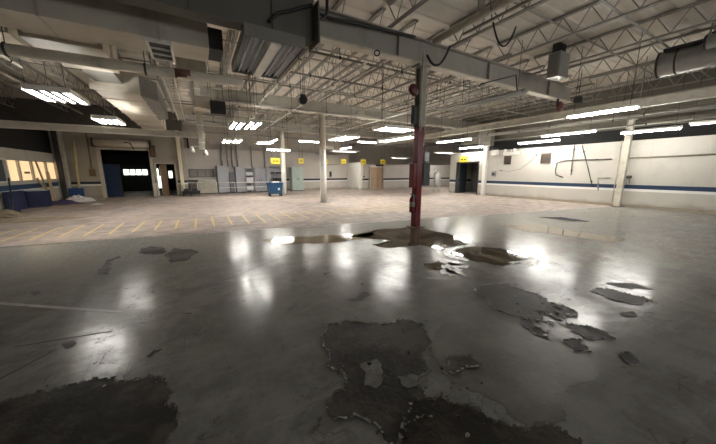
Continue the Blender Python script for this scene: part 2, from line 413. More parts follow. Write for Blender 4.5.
# dock opening frame + service door frame
b = MB(); b.box(P0 - .14, P0 + .02, YD - .06, YD + .1, 0, ZO + .1); b.box(P1 - .02, P1 + .14, YD - .06, YD + .1, 0, ZO + .1); b.box(P0 + .02, P1 - .02, YD - .06, YD + .1, ZO, ZO + .1)
struct(b.build('trim_1', 'cream'))
b = MB(); b.box(Q0 - .08, Q0 + .02, YD - .04, YD + .1, 0, ZQ + .06); b.box(Q1 - .02, Q1 + .08, YD - .04, YD + .1, 0, ZQ + .06); b.box(Q0 + .02, Q1 - .02, YD - .04, YD + .1, ZQ - .02, ZQ + .06)
d3 = struct(b.build('door_3', 'cream'))
lx0, lx1 = ony(161.5, 180, YD + .15).x, ony(168, 180, YD + .15).x
lf = MB().box(lx0, lx1, YD + .12, YD + .18, .01, 2.1).build('door_leaf', 'brownwood', d3)
MB().box(lx0 - .03, lx0, YD + .12, YD + .18, .2, 2.0).build('door_edge', 'cream', lf)
for (a, c, y0, y1) in ((156.5, 158, 168.5, 176), (159, 160.5, 176, 188), (169.2, 172, 171, 178)):
    u = ony(a, y1, YD + .4); v = ony(c, y0, YD + .4)
    MB().box(u.x, v.x, YD + .38, YD + .42, max(u.z, .3), v.z).build('pane', 'daypane', d3)
# blue door and sectional door seen in the dark dock room
u = ony(102.5, 198, YD + .9); v = ony(118, 165, YD + .9)
b = MB(); b.box(u.x - .05, v.x + .05, YD + .9, YD + 1.0, 0, v.z + .06)
d4 = struct(b.build('door_4', 'dark2'))
MB().box(u.x, v.x, YD + .86, YD + .9, .01, v.z).build('door_leaf', 'bluedoor', d4)
u = ony(110, 190, 29.6); v = ony(150, 160, 29.6)
b = MB()
for k in range(5): b.box(u.x, v.x + .6, 29.6, 29.66, .02 + k * .6, .59 + k * .6)
d5 = struct(b.build('door_5', 'dark2'))
for (a, c) in ((124, 128.6), (130.6, 134.6), (136.6, 140.8), (142.8, 147)):
    q0 = ony(a, 175, 29.55); q1 = ony(c, 169.5, 29.55)
    MB().box(q0.x, q1.x, 29.56, 29.6, q0.z, q1.z).build('pane', 'daypane', d5)

# ------------------------------------------------------------------ floor markings and worn patches (parts of the floor)
def frac(pts, depth=5, amp=.22):
    pts = [Vector(p) for p in pts]
    for _ in range(depth):
        out = []
        for i, p in enumerate(pts):
            q = pts[(i + 1) % len(pts)]; d = q - p
            out.append(p)
            if d.length > .025:
                out.append((p + q) / 2 + Vector((-d.y, d.x, 0)) * random.uniform(-amp, amp))
        pts = out
    return pts
def patch(name, px, mat, parent=None, z=.001, edge=False, amp=.18, depth=5, hgt=.002):
    w = [onz(x_, y_) for x_, y_ in px]
    w = frac(w, depth, amp)
    b = MB(); b.prism([(p.x, p.y, z) for p in w], (0, 0, hgt)); o = b.build(name, mat, parent)
    if edge:
        b = MB(); n = len(w)
        for i in range(n):
            if random.random() < .62:
                p, q = w[i], w[(i + 1) % n]
                t = random.uniform(.006, .016); h = random.uniform(.004, .014)
                d = (q - p)
                if d.length < 1e-4: continue
                s_ = Vector((-d.y, d.x, 0)).normalized()
                vv = [b.bm.verts.new((v.x, v.y, zz)) for v, zz in ((p, z), (q, z), (q + s_ * t, z + h), (p + s_ * t, z + h))]
                b.bm.faces.new(vv)
                vv2 = [b.bm.verts.new((v.x, v.y, zz)) for v, zz in ((p + s_ * t, z + h), (q + s_ * t, z + h), (q - s_ * t * 1.6, z), (p - s_ * t * 1.6, z))]
                b.bm.faces.new(vv2)
        e = b.build('lifted_paint_edge', 'flake', o)
    return o
def c6(l): return [(200 + x_ / 1.98, 220 + y_ / 1.98) for x_, y_ in l]
def c7(l): return [(440 + x_ / 1.982, 220 + y_ / 1.982) for x_, y_ in l]
def c8(l): return [(x_ / 1.983, 220 + y_ / 1.983) for x_, y_ in l]
def c3(l): return [(300 + x_ / 1.721, 195 + y_ / 1.721) for x_, y_ in l]
patch('bare_patch', c6([(240, 235), (252, 208), (290, 200), (330, 206), (400, 198), (440, 207), (462, 245), (440, 272), (456, 300), (430, 330), (465, 372), (460, 390), (428, 392), (402, 410), (392, 450), (362, 450), (355, 410), (310, 385), (258, 390), (250, 370), (264, 345), (282, 338), (288, 300), (252, 288)]), 'bare', fl, edge=True)
patch('paint_island', c6([(318, 285), (350, 276), (362, 300), (350, 335), (326, 330)]), 'flake', fl, z=.004)
patch('paint_island', c6([(390, 312), (420, 306), (452, 318), (430, 330), (400, 330)]), 'flake', fl, z=.004, depth=4)
patch('bare_patch', c8([(-120, 400), (0, 366), (60, 346), (140, 328), (225, 314), (245, 322), (300, 310), (345, 340), (328, 362), (352, 410), (330, 440), (345, 480), (100, 520), (-150, 520)]), 'bare', fl, edge=True)
patch('mud_stain', c7([(0, 180), (60, 165), (110, 190), (160, 200), (215, 235), (320, 300), (300, 320), (230, 345), (250, 400), (180, 415), (60, 340), (0, 300), (-40, 240)]), 'mud', fl, z=.0006, hgt=.0012)
patch('bare_patch', c7([(68, 143), (85, 130), (130, 125), (200, 150), (215, 163), (250, 172), (272, 188), (240, 200), (205, 188), (195, 205), (160, 192), (110, 178), (100, 160)]), 'damp', fl, z=.002, edge=True)
patch('bare_patch', c7([(155, 198), (178, 200), (200, 215), (216, 238), (190, 228)]), 'bare', fl, z=.002, edge=True, depth=4)
patch('bare_patch', c7([(250, 205), (300, 212), (350, 238), (300, 238), (262, 222)]), 'bare', fl, z=.002, edge=True, depth=4)
patch('bare_patch', c7([(245, 240), (280, 238), (300, 262), (268, 262)]), 'bare', fl, z=.002, edge=True, depth=4)
patch('bare_patch', c7([(12, 268), (60, 265), (82, 288), (45, 290), (28, 306), (16, 298)]), 'bare', fl, z=.003, edge=True)
patch('bare_patch', c7([(-60, 360), (0, 352), (60, 372), (110, 405), (205, 405), (285, 442), (200, 520), (-60, 520)]), 'damp', fl, z=.003, edge=True)
patch('bare_patch', c7([(300, 142), (340, 138), (410, 155), (430, 165), (395, 168), (330, 155)]), 'damp', fl, z=.002, edge=True, depth=4)
patch('bare_patch', c7([(330, 126), (380, 125), (425, 138), (380, 138)]), 'damp', fl, z=.002, depth=4)
patch('bare_patch', c7([(352, 268), (375, 262), (402, 285), (372, 285)]), 'bare', fl, z=.002, depth=4, edge=True)
patch('bare_patch', c7([(360, 183), (385, 182), (392, 192), (365, 192)]), 'bare', fl, z=.002, depth=4)
patch('bare_patch', c6([(288, 158), (325, 142), (337, 148), (300, 162)]), 'damp', fl, z=.002, depth=4)
patch('bare_patch', c6([(240, 105), (258, 104), (250, 110)]), 'damp', fl, z=.002, depth=3)
patch('bare_patch', c8([(278, 58), (300, 52), (328, 58), (322, 68), (290, 68)]), 'bare', fl, z=.001, depth=4)
patch('bare_patch', c8([(328, 68), (345, 56), (376, 58), (365, 82), (335, 86)]), 'bare', fl, z=.001, depth=4)
patch('bare_patch', c8([(124, 245), (140, 240), (152, 245), (135, 256)]), 'bare', fl, z=.001, depth=4)
patch('bare_patch', c8([(290, 270), (305, 258), (322, 256), (300, 272)]), 'bare', fl, z=.001, depth=4)
patch('bare_patch', c8([(60, 145), (75, 140), (82, 146), (66, 150)]), 'bare', fl, z=.001, depth=4)
patch('bare_patch', c8([(200, 92), (235, 70), (240, 74), (215, 92), (215, 108), (205, 108)]), 'bare', fl, z=.001, depth=4)
def line(name, a, c, wid, mat, z=.0008):
    p = onz(*a); q = onz(*c); MB().bar((p.x, p.y, z), (q.x, q.y, z), wid, .0016).build(name, mat, fl)
line('floor_line', (-30, 301), (121, 312), .05, 'faint')
line('floor_joint', (-6, 382), (57, 349), .02, 'joint')
line('floor_joint', (14, 347), (112, 331), .015, 'joint')
line('floor_joint', (190, 294), (290, 254), .012, 'joint')
line('floor_joint', (-60, 252.5), (130, 237.6), .03, 'joint')
line('floor_joint', (130, 237.6), (380, 220.5), .025, 'joint')
for k in range(32):
    x_ = -5.62 + .492 * k; y0 = 9.72 - .05 * k if k < 14 else 9.1; 
    ln = 1.9 + random.uniform(-.25, .2)
    MB().bar((x_, y0 + random.uniform(-.05, .05), .0008), (x_ + random.uniform(-.02, .03), y0 + ln, .0008), .05, .0016).build('painted_stripe', 'stripe', fl)

# lifted flakes of floor paint near the torn patches
for cx_, cy_, rx_, ry_, n_ in ((555, 315, 38, 22, 46), (400, 350, 60, 40, 14), (470, 400, 60, 30, 14), (120, 385, 70, 12, 10)):
    for k in range(n_):
        p = onz(cx_ + random.gauss(0, rx_ * .5), cy_ + random.gauss(0, ry_ * .5)); r_ = random.uniform(.008, .034) * (.6 if cy_ > 340 else 1); a0 = random.uniform(0, 6.28); m_ = random.randint(5, 7)
        q = [(p.x + r_ * random.uniform(.5, 1.2) * math.cos(a0 + 6.28 * i / m_), p.y + r_ * random.uniform(.5, 1.2) * math.sin(a0 + 6.28 * i / m_), .006 + random.uniform(0, .012)) for i in range(m_)]
        MB().prism(q, (0, 0, .002)).build('paint_flake', random.choice(('flake', 'flake', 'bare', 'faint')), fl)
def puddle(px, mat, label, amp=.15, z=.0035):
    o = patch('puddle', px, mat, None, z=z, amp=amp, depth=5); return tag(o, label, 'puddle')
puddle(c3([(84, 72), (130, 60), (192, 55), (252, 66), (288, 82), (272, 90), (240, 94), (205, 86), (150, 91), (124, 86), (158, 79), (128, 76)]), 'water', 'long brown puddle spreading left from the foot of the red column', .12)
PB = puddle(c3([(262, 100), (290, 90), (345, 92), (398, 108), (396, 118), (350, 122), (300, 114)]), 'water', 'oval brown puddle with white scum at its rim, right of the red column foot', .1)
puddle(c3([(212, 118), (240, 112), (268, 122), (262, 132), (230, 128)]), 'water', 'small brown puddle just left of the white scum patch', .15)
puddle(c3([(345, 52), (400, 49), (470, 62), (560, 76), (535, 82), (440, 68), (380, 60)]), 'tanwater', 'long tan puddle lying far out toward the right wall', .1)
puddle(c3([(410, 38), (450, 38), (500, 46), (460, 47)]), 'water', 'thin dark puddle lying behind the long tan puddle', .1)
puddle([(262, 240), (285, 236.5), (330, 235), (372, 231), (372, 236), (330, 243), (285, 245)], 'tanwater', 'pale shallow puddle between the yellow stripes and the lamp reflections', .14)
def scum(pts, w):
    b = MB(); q = []
    for x_, y_ in pts: p = onz(440 + x_ / 4.475, 225 + y_ / 4.475); q.append(Vector((p.x, p.y, .006)))
    L = []; R = []; n = len(q)
    fine = []
    for i in range(n - 1):
        for k in range(6): fine.append(q[i].lerp(q[i + 1], k / 6))
    fine.append(q[-1]); n = len(fine)
    for i, p in enumerate(fine):
        d = (fine[min(i + 1, n - 1)] - fine[max(i - 1, 0)]).normalized(); s_ = Vector((-d.y, d.x, 0))
        ww = w * (1 if 0 < i < n - 1 else .2)
        L.append(b.bm.verts.new(p + s_ * ww * random.uniform(.6, 1.4))); R.append(b.bm.verts.new(p - s_ * ww * random.uniform(.6, 1.4)))
    for i in range(n - 1): b.bm.faces.new((L[i], L[i + 1], R[i + 1], R[i]))
    return b
sb = scum([(60, 62), (100, 70), (148, 92), (100, 96), (45, 108), (30, 128), (60, 145), (130, 160)], .075).build('scum_trail', 'foam', PB)
scum([(325, 165), (360, 180), (415, 165), (400, 150), (345, 140)], .12).build('scum_trail', 'foam', PB)
scum([(0, 165), (40, 165), (85, 175), (40, 195), (80, 218), (0, 205)], .15).build('scum_trail', 'foam', PB)

# ------------------------------------------------------------------ steel: girders, joists, bridging
def ibeam(b, x0, x1, yc, z0, z1, w=.26, t=.035, wt=.03):
    b.box(x0, x1, yc - w / 2, yc + w / 2, z0, z0 + t); b.box(x0, x1, yc - w / 2, yc + w / 2, z1 - t, z1); b.box(x0, x1, yc - wt / 2, yc + wt / 2, z0 + t, z1 - t)
def girder(yc, x0, x1, z0, z1, label):
    t = empty('roof_girder', (x0, yc, z0), label, 'girder')
    b = MB(); b.box(0, x1 - x0, -.13, .13, 0, .035); b.build('bottom_flange', 'cream', t)
    b = MB(); b.box(0, x1 - x0, -.015, .015, .035, z1 - z0 - .035)
    x_ = .9
    while x_ < x1 - x0: b.box(x_, x_ + .012, -.1, .1, .035, z1 - z0 - .035); x_ += 3.55
    b.build('web', 'beam', t)
    b = MB(); b.box(0, x1 - x0, -.13, .13, z1 - z0 - .035, z1 - z0); b.build('top_flange', 'beam', t)
    return t
G1 = girder(6.06, -6.95, 13.55, 4.40, 4.99, 'deep beige steel girder resting on the red column nearest the camera')
G2 = girder(13.4, .1, 26, 4.45, 4.99, 'beige steel girder over the mid white post, second from the camera')
G3 = girder(20.3, -.5, 26, 4.45, 4.99, 'beige steel girder over the far white post by the blue bin')
JX = [8.5 + 2.1 * k for k in range(-8, 8)]
def make_joist(L, label):
    t = empty('bar_joist', (0, 0, 5.0), label, 'joist')
    for s_ in (-1, 1): pass
    b = MB(); b.box(-.045, -.008, 0, L, 0, .035); b.box(.008, .045, 0, L, 0, .035); b.build('bottom_chord', 'joist', t)
    b = MB(); b.box(-.055, -.008, 0, L, .5, .548); b.box(.008, .055, 0, L, .5, .548); b.build('top_chord', 'joist', t)
    b = MB(); n = int(L / .6); st = L / n
    for i in range(n):
        y0 = i * st
        b.tube([(0, y0, .51), (0, y0 + st / 2, .03)], .013, 5, False); b.tube([(0, y0 + st / 2, .03), (0, y0 + st, .51)], .013, 5, False)
    b.build('web', 'joist', t); return t
BAY = [(-1.2, 6.0, 'over the camera'), (6.2, 13.25, 'between the near and middle girders'), (13.5, 20.2, 'between the middle and far girders'), (20.4, 23.7, 'beyond the far girder')]
for bi, (y0, y1, where) in enumerate(BAY):
    proto = None; k = 0
    for x_ in (JX if bi in (0, 3) else [8.5 + 1.05 * k_ for k_ in range(-16, 14)]):
        if x_ < -8.6 or x_ > 24: continue
        if bi == 0 and x_ < 1: continue
        if bi == 3 and (x_ > 12.5): y1_ = y1
        lab = 'open-web steel roof joist %s, %s from the left' % (where, ORD[k])
        if proto is None:
            proto = make_joist(y1 - y0, lab); proto.location = (x_, y0, 5.0)
        else: clone(proto, (x_, y0, 5.0), None, lab)
        k += 1
# bridging angles between joists
k = 0
for yy in (1.6, 3.0, 4.4, 8.0, 9.8, 11.6, 15.2, 17.0, 18.8):
    z_ = 5.06 if k % 2 else 5.47
    x0, x1 = (2.0, 17.3) if yy < 6 else (-8.0, 23)
    tag(MB().bar((x0, yy, z_), (x1, yy, z_), .045, .03).build('bridging_bar', 'joist'), 'thin steel bridging bar crossing the joists, %s row from the camera' % ORD[k], 'bridging bar'); k += 1

# long tan beam under girder ends along the right hand side, and pipes
t = empty('tie_beam', (13.9, -3, 3.86), 'long tan beam running back along the hall below the right end of the near girder', 'beam')
b = MB(); b.box(-.12, .12, 0, 24, 0, .03); b.box(-.12, .12, 0, 24, .27, .30); b.box(-.015, .015, 0, 24, .03, .27); b.build('rolled_section', 'cream', t)
b = MB()
for yy in (2, 7, 12, 17, 22): b.tube([(0, yy, .3), (0, yy, 1.69)], .015, 6)
sep(b, 'hanger_rod', 'joist', t)
t = empty('roof_pipe', (5.72, 0, 5.0), 'fat beige pipe running from the red column top toward the camera', 'pipe')
MB().tube([(0, -2, 0), (0, 5.9, 0)], .085, 12).build('pipe_run', 'cream', t)
MB().tube([(.28, -2, -.05), (.28, 5.2, -.05)], .035, 8).build('branch_pipe', 'joist', t)
b = MB()
for yy in (.5, 2.5, 4.5): b.box(-.1, .1, yy, yy + .04, .06, .55)
sep(b, 'pipe_hanger', 'joist', t)
# pale sheet truss behind pipe
def pipe(name, label, pts, r, mat='cream', cat='pipe', hang=(), n=10, top=ZD):
    t = empty(name, pts[0], label, cat); o0 = Vector(pts[0])
    MB().tube([Vector(p) - o0 for p in pts], r, n).build('pipe_run', mat, t)
    if hang:
        b = MB()
        for h in hang:
            p = Vector(pts[0]).lerp(Vector(pts[-1]), h) - o0
            b.tube([p, (p.x, p.y, top - o0.z)], .008, 5)
            b.lathe([(r + .015, -.02), (r + .02, 0), (r + .015, .02)], (p.x, p.y, p.z), 'x' if abs(pts[0][0] - pts[-1][0]) > abs(pts[0][1] - pts[-1][1]) else 'y', 10)
        sep(b, 'hanger', 'dark2', t)
    return t
pl = ony(0, 50.5, 8.0); pr_ = ony(231, 81, 8.0)
t = pipe('main_pipe', 'thick pale pipe crossing the upper left, under the big beige duct', [(-6.95, 8.0, 3.79), (1.2, 8.0, 3.84)], .105, 'cream', 'pipe', (.12, .325, .503, .755), 14)
u = ony(175, 76, 7.9); v = ony(191, 78, 7.9)
MB().tube([(u.x + 6.95, 0, .045), (v.x + 6.95, 0, .05)], .109, 14).build('pipe_marker_band', paint('faded_red_band', (.14, .06, .045), .6), t)
t = empty('cross_beam', (-6.95, 13.1, 2.94), 'pale horizontal beam across the left above the dock doors', 'beam')
b = MB(); b.box(0, 7.35, -.1, .1, 0, .03); b.box(0, 7.35, -.1, .1, .19, .22); b.box(0, 7.35, -.012, .012, .03, .19); b.build('rolled_section', 'cream', t)
b = MB()
for x_ in (1.15, 7.1): b.box(x_ - .04, x_ + .04, -.04, .04, .22, 1.5)
sep(b, 'hanger_post', 'cream', t)
# branch pipes across the hall
SP = [(7.4, 2.6, 13.4, 4.7), (9.0, 2.0, 16, 4.65), (10.8, -.9, 13, 4.75), (12.2, .8, 16, 4.3), (15.4, -.9, 17, 4.65), (16.6, .5, 17, 4.85), (17.6, -.9, 18, 4.3), (18.9, 0, 20, 4.88), (21.6, 0, 20, 4.2)]
for k, (yy, x0, x1, z_) in enumerate(SP):
    pipe('sprinkler_pipe', 'slim beige sprinkler line running crosswise under the joists, %s from the camera' % ORD[k], [(x0, yy, z_), (x1, yy, z_)], .03, 'joist', 'pipe', (.1, .3, .5, .7, .9), 8)
SY = [(2.6, 6.6, 13.0, 4.55), (4.0, 6.6, 19.5, 4.35), (7.6, 6.6, 20, 4.7), (9.4, 7, 20, 4.55), (11.4, 6.6, 20, 4.75), (-4.9, 9, 20, 4.55), (-4.4, 9, 13, 4.75)]
for k, (xx, y0, y1, z_) in enumerate(sorted(SY)):
    pipe('conduit_pipe', 'slim beige conduit running toward the back wall, %s from the left' % ORD[k], [(xx, y0, z_), (xx, y1, z_)], .042, 'white' if k % 2 else 'cream', 'pipe', (.15, .5, .85), 8)

RP = [(14.9, -2, 13, 4.35, .05), (15.5, -2, 14, 3.75, .03), (16.35, -2, 12.4, 3.95, .08), (16.75, -2, 12.4, 3.6, .035), (16.6, -2, 13, 4.6, .04)]
for k, (xx, y0, y1, z_, r_) in enumerate(sorted(RP)):
    pipe('service_pipe', 'beige service pipe running along above the right wall, %s from the tan beam' % ORD[k], [(xx, y0, z_), (xx, y1, z_)], r_, 'joist', 'pipe', (.2, .45, .7, .95), 8)
# ------------------------------------------------------------------ ducts upper left
t = empty('sheet_bulkhead', (-6.9, 5.86, 4.12), 'dark grey boxed bulkhead along the near girder at the upper left', 'bulkhead')
MB().box(0, 9.1, -.3, -.02, 0, .75).build('face_board', 'plywood', t)
MB().box(0, 8.5, -.32, -.30, .74, 1.39).build('upper_board', 'plywood', t)
b = MB()
for x_ in (2.2, 4.6, 7.0, 8.3): b.box(x_, x_ + .012, -.33, -.32, .02, 1.38)
sep(b, 'seam_strip', 'dark2', t)
MB().box(9.1, 9.13, -.55, -.02, -.1, .6).build('end_plate', 'plywood', t)
t = empty('cross_duct', (-6.9, 6.4, 3.9), 'pale rectangular duct running crosswise behind the dark bulkhead', 'duct')
b = MB(); b.box(0, 7.3, 0, .75, .02, .55)
b.build('duct_body', 'duct', t)
b = MB()
for x_ in (.5, 2.0, 3.5, 5.0, 6.5): b.box(x_, x_ + .04, -.02, .77, 0, .57)
sep(b, 'flange', 'cream', t)
b = MB(); b.box(7.3, 7.55, .05, .7, .05, .42); b.build('end_collar', 'dark2', t)
u = onz(148, 21, 3.9); 
u = onz(156, 34, 3.86)
t = empty('vent_grille', (u.x, 6.6, 3.86), 'dark louvred grille in the underside of the pale cross duct', 'vent')
b = MB(); b.box(-.2, .2, -.19, -.15, 0, .06); b.box(-.2, .2, .71, .75, 0, .06); b.box(-.2, -.16, -.15, .71, 0, .06); b.box(.16, .2, -.15, .71, 0, .06); b.build('frame', 'white', t)
b = MB(); b.box(-.16, .16, -.15, .71, .03, .06); sep(b, 'louvre', 'black', t)
b = MB(); b.box(-.16, .16, .13, .16, 0, .03); b.box(-.16, .16, .42, .45, 0, .03); sep(b, 'cross_bar', 'white', t)
# big trunk duct running toward the back
t = empty('trunk_duct', (-1.95, 7.2, 3.95), 'big pale rectangular trunk duct running back from the upper left', 'duct')
def duct_seg(y0, y1, xa, xb, z0, z1, dz=0): return MB().box(xa, xb, y0, y1, z0, z1)
b = MB(); b.box(-.55, .45, 0, 2.4, .12, .80); b.box(-.62, .52, .55, 1.15, .06, .86); b.build('near_section', 'duct', t)
b = MB(); b.box(-.36, .26, 2.4, 3.9, .20, .72); b.build('neck_section', 'ductgrey', t)
b = MB(); b.box(-.45, .6, 3.9, 12.6, .0, .70)
b.build('far_section', 'duct', t)
b = MB()
for yy in (1.6, 3.8, 5.0, 6.4, 7.6, 9.4, 11): b.box(-.5 if yy > 3.5 else -.6, .65 if yy > 3.5 else .5, yy, yy + .035, -.025 if yy > 3.5 else .09, .73 if yy > 3.5 else .83)
sep(b, 'standing_seam', 'duct', t)
b = MB(); b.prism([(.6, 4.2, .02), (1.0, 4.8, .02), (1.0, 8.5, .02), (.6, 9.0, .02)], (0, 0, .6)); b.build('side_boot', 'ductgrey', t)
# upper left angled duct over the camera's left
t = empty('branch_duct', (-3.6, 9.3, 4.55), 'pale branch duct slanting down at the far upper left corner', 'duct')
b = MB(); b.prism([(-.35, -1.9, .1), (.35, -1.9, .1), (.35, 1.2, -.1), (-.35, 1.2, -.1)], (0, 0, .5)); b.build('duct_body', 'duct', t)
b = MB(); b.box(-.39, .39, -.05, .0, -.06, .56); b.box(-.39, .39, 1.0, 1.05, -.14, .5); sep(b, 'flange', 'cream', t)
# cable tray running back
t = empty('cable_ladder', (-.45, 7.6, 4.0), 'narrow pale cable ladder running back right of the trunk duct', 'cable tray')
b = MB(); b.box(-.14, -.11, 0, 8.5, 0, .09); b.build('side_rail', 'white', t)
b = MB(); b.box(.11, .14, 0, 8.5, 0, .09); b.build('side_rail', 'white', t)
b = MB()
for k in range(28): b.box(-.11, .11, .1 + k * .3, .14 + k * .3, .02, .05)
sep(b, 'rung', 'white', t)
b = MB()
for yy in (.5, 4, 8): b.tube([(0, yy, .05), (0, yy, 1.5)], .01, 5)
sep(b, 'hanger_rod', 'dark2', t)
# vertical white drop duct at px 200
u = onz(203, 168, 0) if False else ony(203, 155, 12.6)
t = empty('drop_post', (u.x, 12.6, 2.45), 'pale vertical drop post hanging from the roof left of the twin lamps', 'post')
b = MB(); b.box(-.1, .1, -.1, .1, 0, 2.95); b.build('shaft', 'cream', t)
b = MB()
for z_ in (.25, .9, 1.5, 2.2): b.box(-.115, .115, -.115, .115, z_, z_ + .04)
sep(b, 'band', 'white', t)
b = MB(); b.lathe([(.05, 0), (.085, -.12), (.09, -.2)], (-.35, 0, .1), 'z', 12); b.box(-.37, .0, -.02, .02, .1, .14); b.lathe([(.05, 0), (.085, -.12), (.09, -.2)], (.1, .1, .0), 'z', 12); sep(b, 'spot_lamp', 'white', t)
# miscellaneous boxes and blowers between trunk duct and drop post
def hungbox(name, label, cat, c, s_, mat, top=5.0, rods=True, extra=None):
    t = empty(name, c, label, cat)
    b = MB(); b.box(-s_[0] / 2, s_[0] / 2, -s_[1] / 2, s_[1] / 2, 0, s_[2], .015); b.build('casing', mat, t)
    if rods:
        b = MB()
        for sx in (-1, 1): b.tube([(sx * s_[0] * .4, 0, s_[2] - .01), (sx * s_[0] * .4, 0, top - c[2])], .009, 5)
        sep(b, 'hanger_rod', 'dark2', t)
    if extra: extra(t)
    return t
u = ony(218.5, 115, 11); 
def fan_grille(t):
    b = MB()
    for k in range(5): b.box(-.2, .2, -.24, -.22, .05 + k * .08, .08 + k * .08)
    sep(b, 'louvre', 'dark2', t)
hungbox('ceiling_speaker_box', 'black square box hanging beside the pale drop post', 'speaker', (u.x, 11, u.z), (.46, .42, .42), 'black', ZD, True, fan_grille)
u = ony(186, 60, 9.3); hungbox('junction_cabinet', 'pale sheet metal cabinet hung behind the crosswise pipe', 'cabinet', (.1, 9.0, 4.1), (.7, .5, .5), 'duct', ZD, True, lambda t: MB().box(-.3, .3, -.27, -.25, .06, .44).build('door', 'cream', t))
hungbox('junction_cabinet', 'smaller pale metal box behind the narrow cable ladder', 'cabinet', (.35, 11.6, 3.75), (.55, .5, .42), 'cream', ZD, True, lambda t: MB().box(-.22, .22, -.27, -.25, .05, .37).build('door', 'duct', t))
hungbox('junction_cabinet', 'brown-red metal box above the dock service door', 'cabinet', (ony(153, 155, YD - .12).x, YD - .12, 2.55), (.3, .2, .75), paint('rusty_brown_box', (.10, .045, .03), .6), 4.0, False, lambda t: MB().box(-.1, .1, -.12, -.1, .06, .69).build('door', 'brownwood', t))

# ------------------------------------------------------------------ light fixtures
def fixture(name, label, x0, y0, x1, y1, z, tubes, along, lit='tube', wid=None, strip=False, top=ZD, group=None, hm='white'):
    cx, cy = (x0 + x1) / 2, (y0 + y1) / 2
    L = abs(y1 - y0) if along == 'y' else abs(x1 - x0)
    w = wid or (.14 if strip else .3 * tubes / 2)
    t = empty(name, (cx, cy, z), label, 'ceiling light', 0 if along == 'y' else PI / 2, group)
    b = MB(); h = L / 2
    if strip:
        b.box(-.055, .055, -h, h, .045, .12)
        b.prism([(-w * .36, -h, .045), (-.05, -h, .075), (.05, -h, .075), (w * .36, -h, .045), (w * .36, -h, .055), (.05, -h, .09), (-.05, -h, .09), (-w * .36, -h, .055)], (0, 2 * h, 0))
    else:
        pt = w / tubes
        for k in range(tubes): xc = (k - (tubes - 1) / 2) * pt; b.box(xc - pt * .3, xc + pt * .3, -h, h, .07, .085)
        b.box(-w / 2, w / 2, -.08, .08, .085, .12); b.box(-w / 2, w / 2, -h, -h + .06, -.02, .1); b.box(-w / 2, w / 2, h - .06, h, -.02, .1)
        for k in (-1, 1): b.prism([(k * w / 2, -h, .06), (k * (w / 2 + .02), -h, -.03), (k * (w / 2 + .035), -h, -.03), (k * (w / 2 + .015), -h, .10)], (0, 2 * h, 0))
    b.build('housing', hm, t)
    if tubes > 1 and not strip:
        for k in range(1, tubes):
            px = (k - tubes / 2) * (w / tubes)
            MB().box(px - .05, px + .05, -h, h, -.02, -.008).build('tube_gap_strip', 'dark2', t)  # dark strip added between tubes so their glow reads apart
    for k in range(tubes):
        px = (k - (tubes - 1) / 2) * (w / tubes)
        MB().tube([(px, -h + .04, .015), (px, h - .04, .015)], .022, 8).build('tube', lit, t)
    b = MB()
    for s_ in (-1, 1):
        for zz in (0,): b.tube([(0, s_ * h * .8, .09), (0, s_ * h * .8, top - z)], .008, 5)
    sep(b, 'hanger', 'dark2', t)
    return t
def fx(name, label, a, c, tubes, along, L=None, z=3.4, strip=False, wid=None, lit='tube', hm='white'):
    p = onz(*a, z); q = onz(*c, z); cx, cy = (p.x + q.x) / 2, (p.y + q.y) / 2
    if L is None: L = abs(q.y - p.y) if along == 'y' else abs(q.x - p.x)
    if along == 'y': return fixture(name, label, cx, cy - L / 2, cx, cy + L / 2, z, tubes, 'y', lit, wid, strip, hm=hm)
    return fixture(name, label, cx - L / 2, cy, cx + L / 2, cy, z, tubes, 'x', lit, wid, strip)
fx('tube_light', 'big lit four-tube fixture hanging at the far left', (25, 87), (86, 105), 4, 'y', 1.32, wid=.74)
fx('tube_light', 'lit four-tube fixture just above the pale beam at left', (92, 117.5), (125, 125), 4, 'y', 1.35, wid=.64)
fx('tube_light', 'left one of the lit twin fixtures right of the pale drop post', (230.5, 121), (241, 130), 2, 'y', 1.9, wid=.36)
fx('tube_light', 'right one of the lit twin fixtures right of the pale drop post', (246, 121), (257, 130), 2, 'y', 1.9, wid=.36)
fx('tube_light', 'small lit fixture below the lit twin pair, left one', (222, 139), (230, 143.5), 2, 'y', 1.9, wid=.36)
fx('tube_light', 'small lit fixture below the lit twin pair, right one', (232.5, 139), (240.5, 143.5), 2, 'y', 1.9, wid=.36)
fx('tube_light', 'small lit fixture above the blue bin, left of the far white post', (258, 142), (270, 144.5), 2, 'x', 1.0, wid=.7)
fx('tube_light', 'short lit fixture set askew near the top of the far white post', (271, 143), (276, 140), 1, 'y', 1.8, strip=True)
fx('strip_light', 'lit strip light crossing in front of the far white post', (267, 150), (290, 151), 1, 'x', 1.5, strip=True, z=2.95)
fx('strip_light', 'lit strip light just left of the middle white post', (300, 141.5), (318, 142.5), 1, 'x', 1.3, strip=True)
fx('tube_light', 'lit wide fixture just right of the middle white post', (332, 140), (356, 137), 3, 'y', 2.2, wid=.8)
fx('strip_light', 'lit strip light between the wide fixture and the big bank of tubes', (358, 142), (376, 143.5), 1, 'x', 1.4, strip=True)
fx('tube_light', 'large bright bank of tubes left of the red column', (377, 127), (411, 132), 3, 'x', 1.7, wid=.9)
fx('tube_light', 'long bright fixture reaching the red column from the left', (385, 142), (411, 136), 2, 'y', 3.0, wid=.6)
fx('tube_light', 'far lit fixture low over the back wall, right of the middle post', (331, 151), (358, 152), 2, 'x', 2.4, wid=.3, z=3.3)
fx('strip_light', 'thin far lit strip light just above the back wall fixture', (336, 149), (356, 148), 1, 'y', 1.8, strip=True)
fx('strip_light', 'lit strip light just right of the red column', (440, 143.5), (468, 139), 2, 'y', 2.5, strip=True, wid=.3)
fx('strip_light', 'lit strip light over the dark doorway', (460, 149), (483, 147), 2, 'y', 1.9, strip=True, wid=.3, z=3.25)
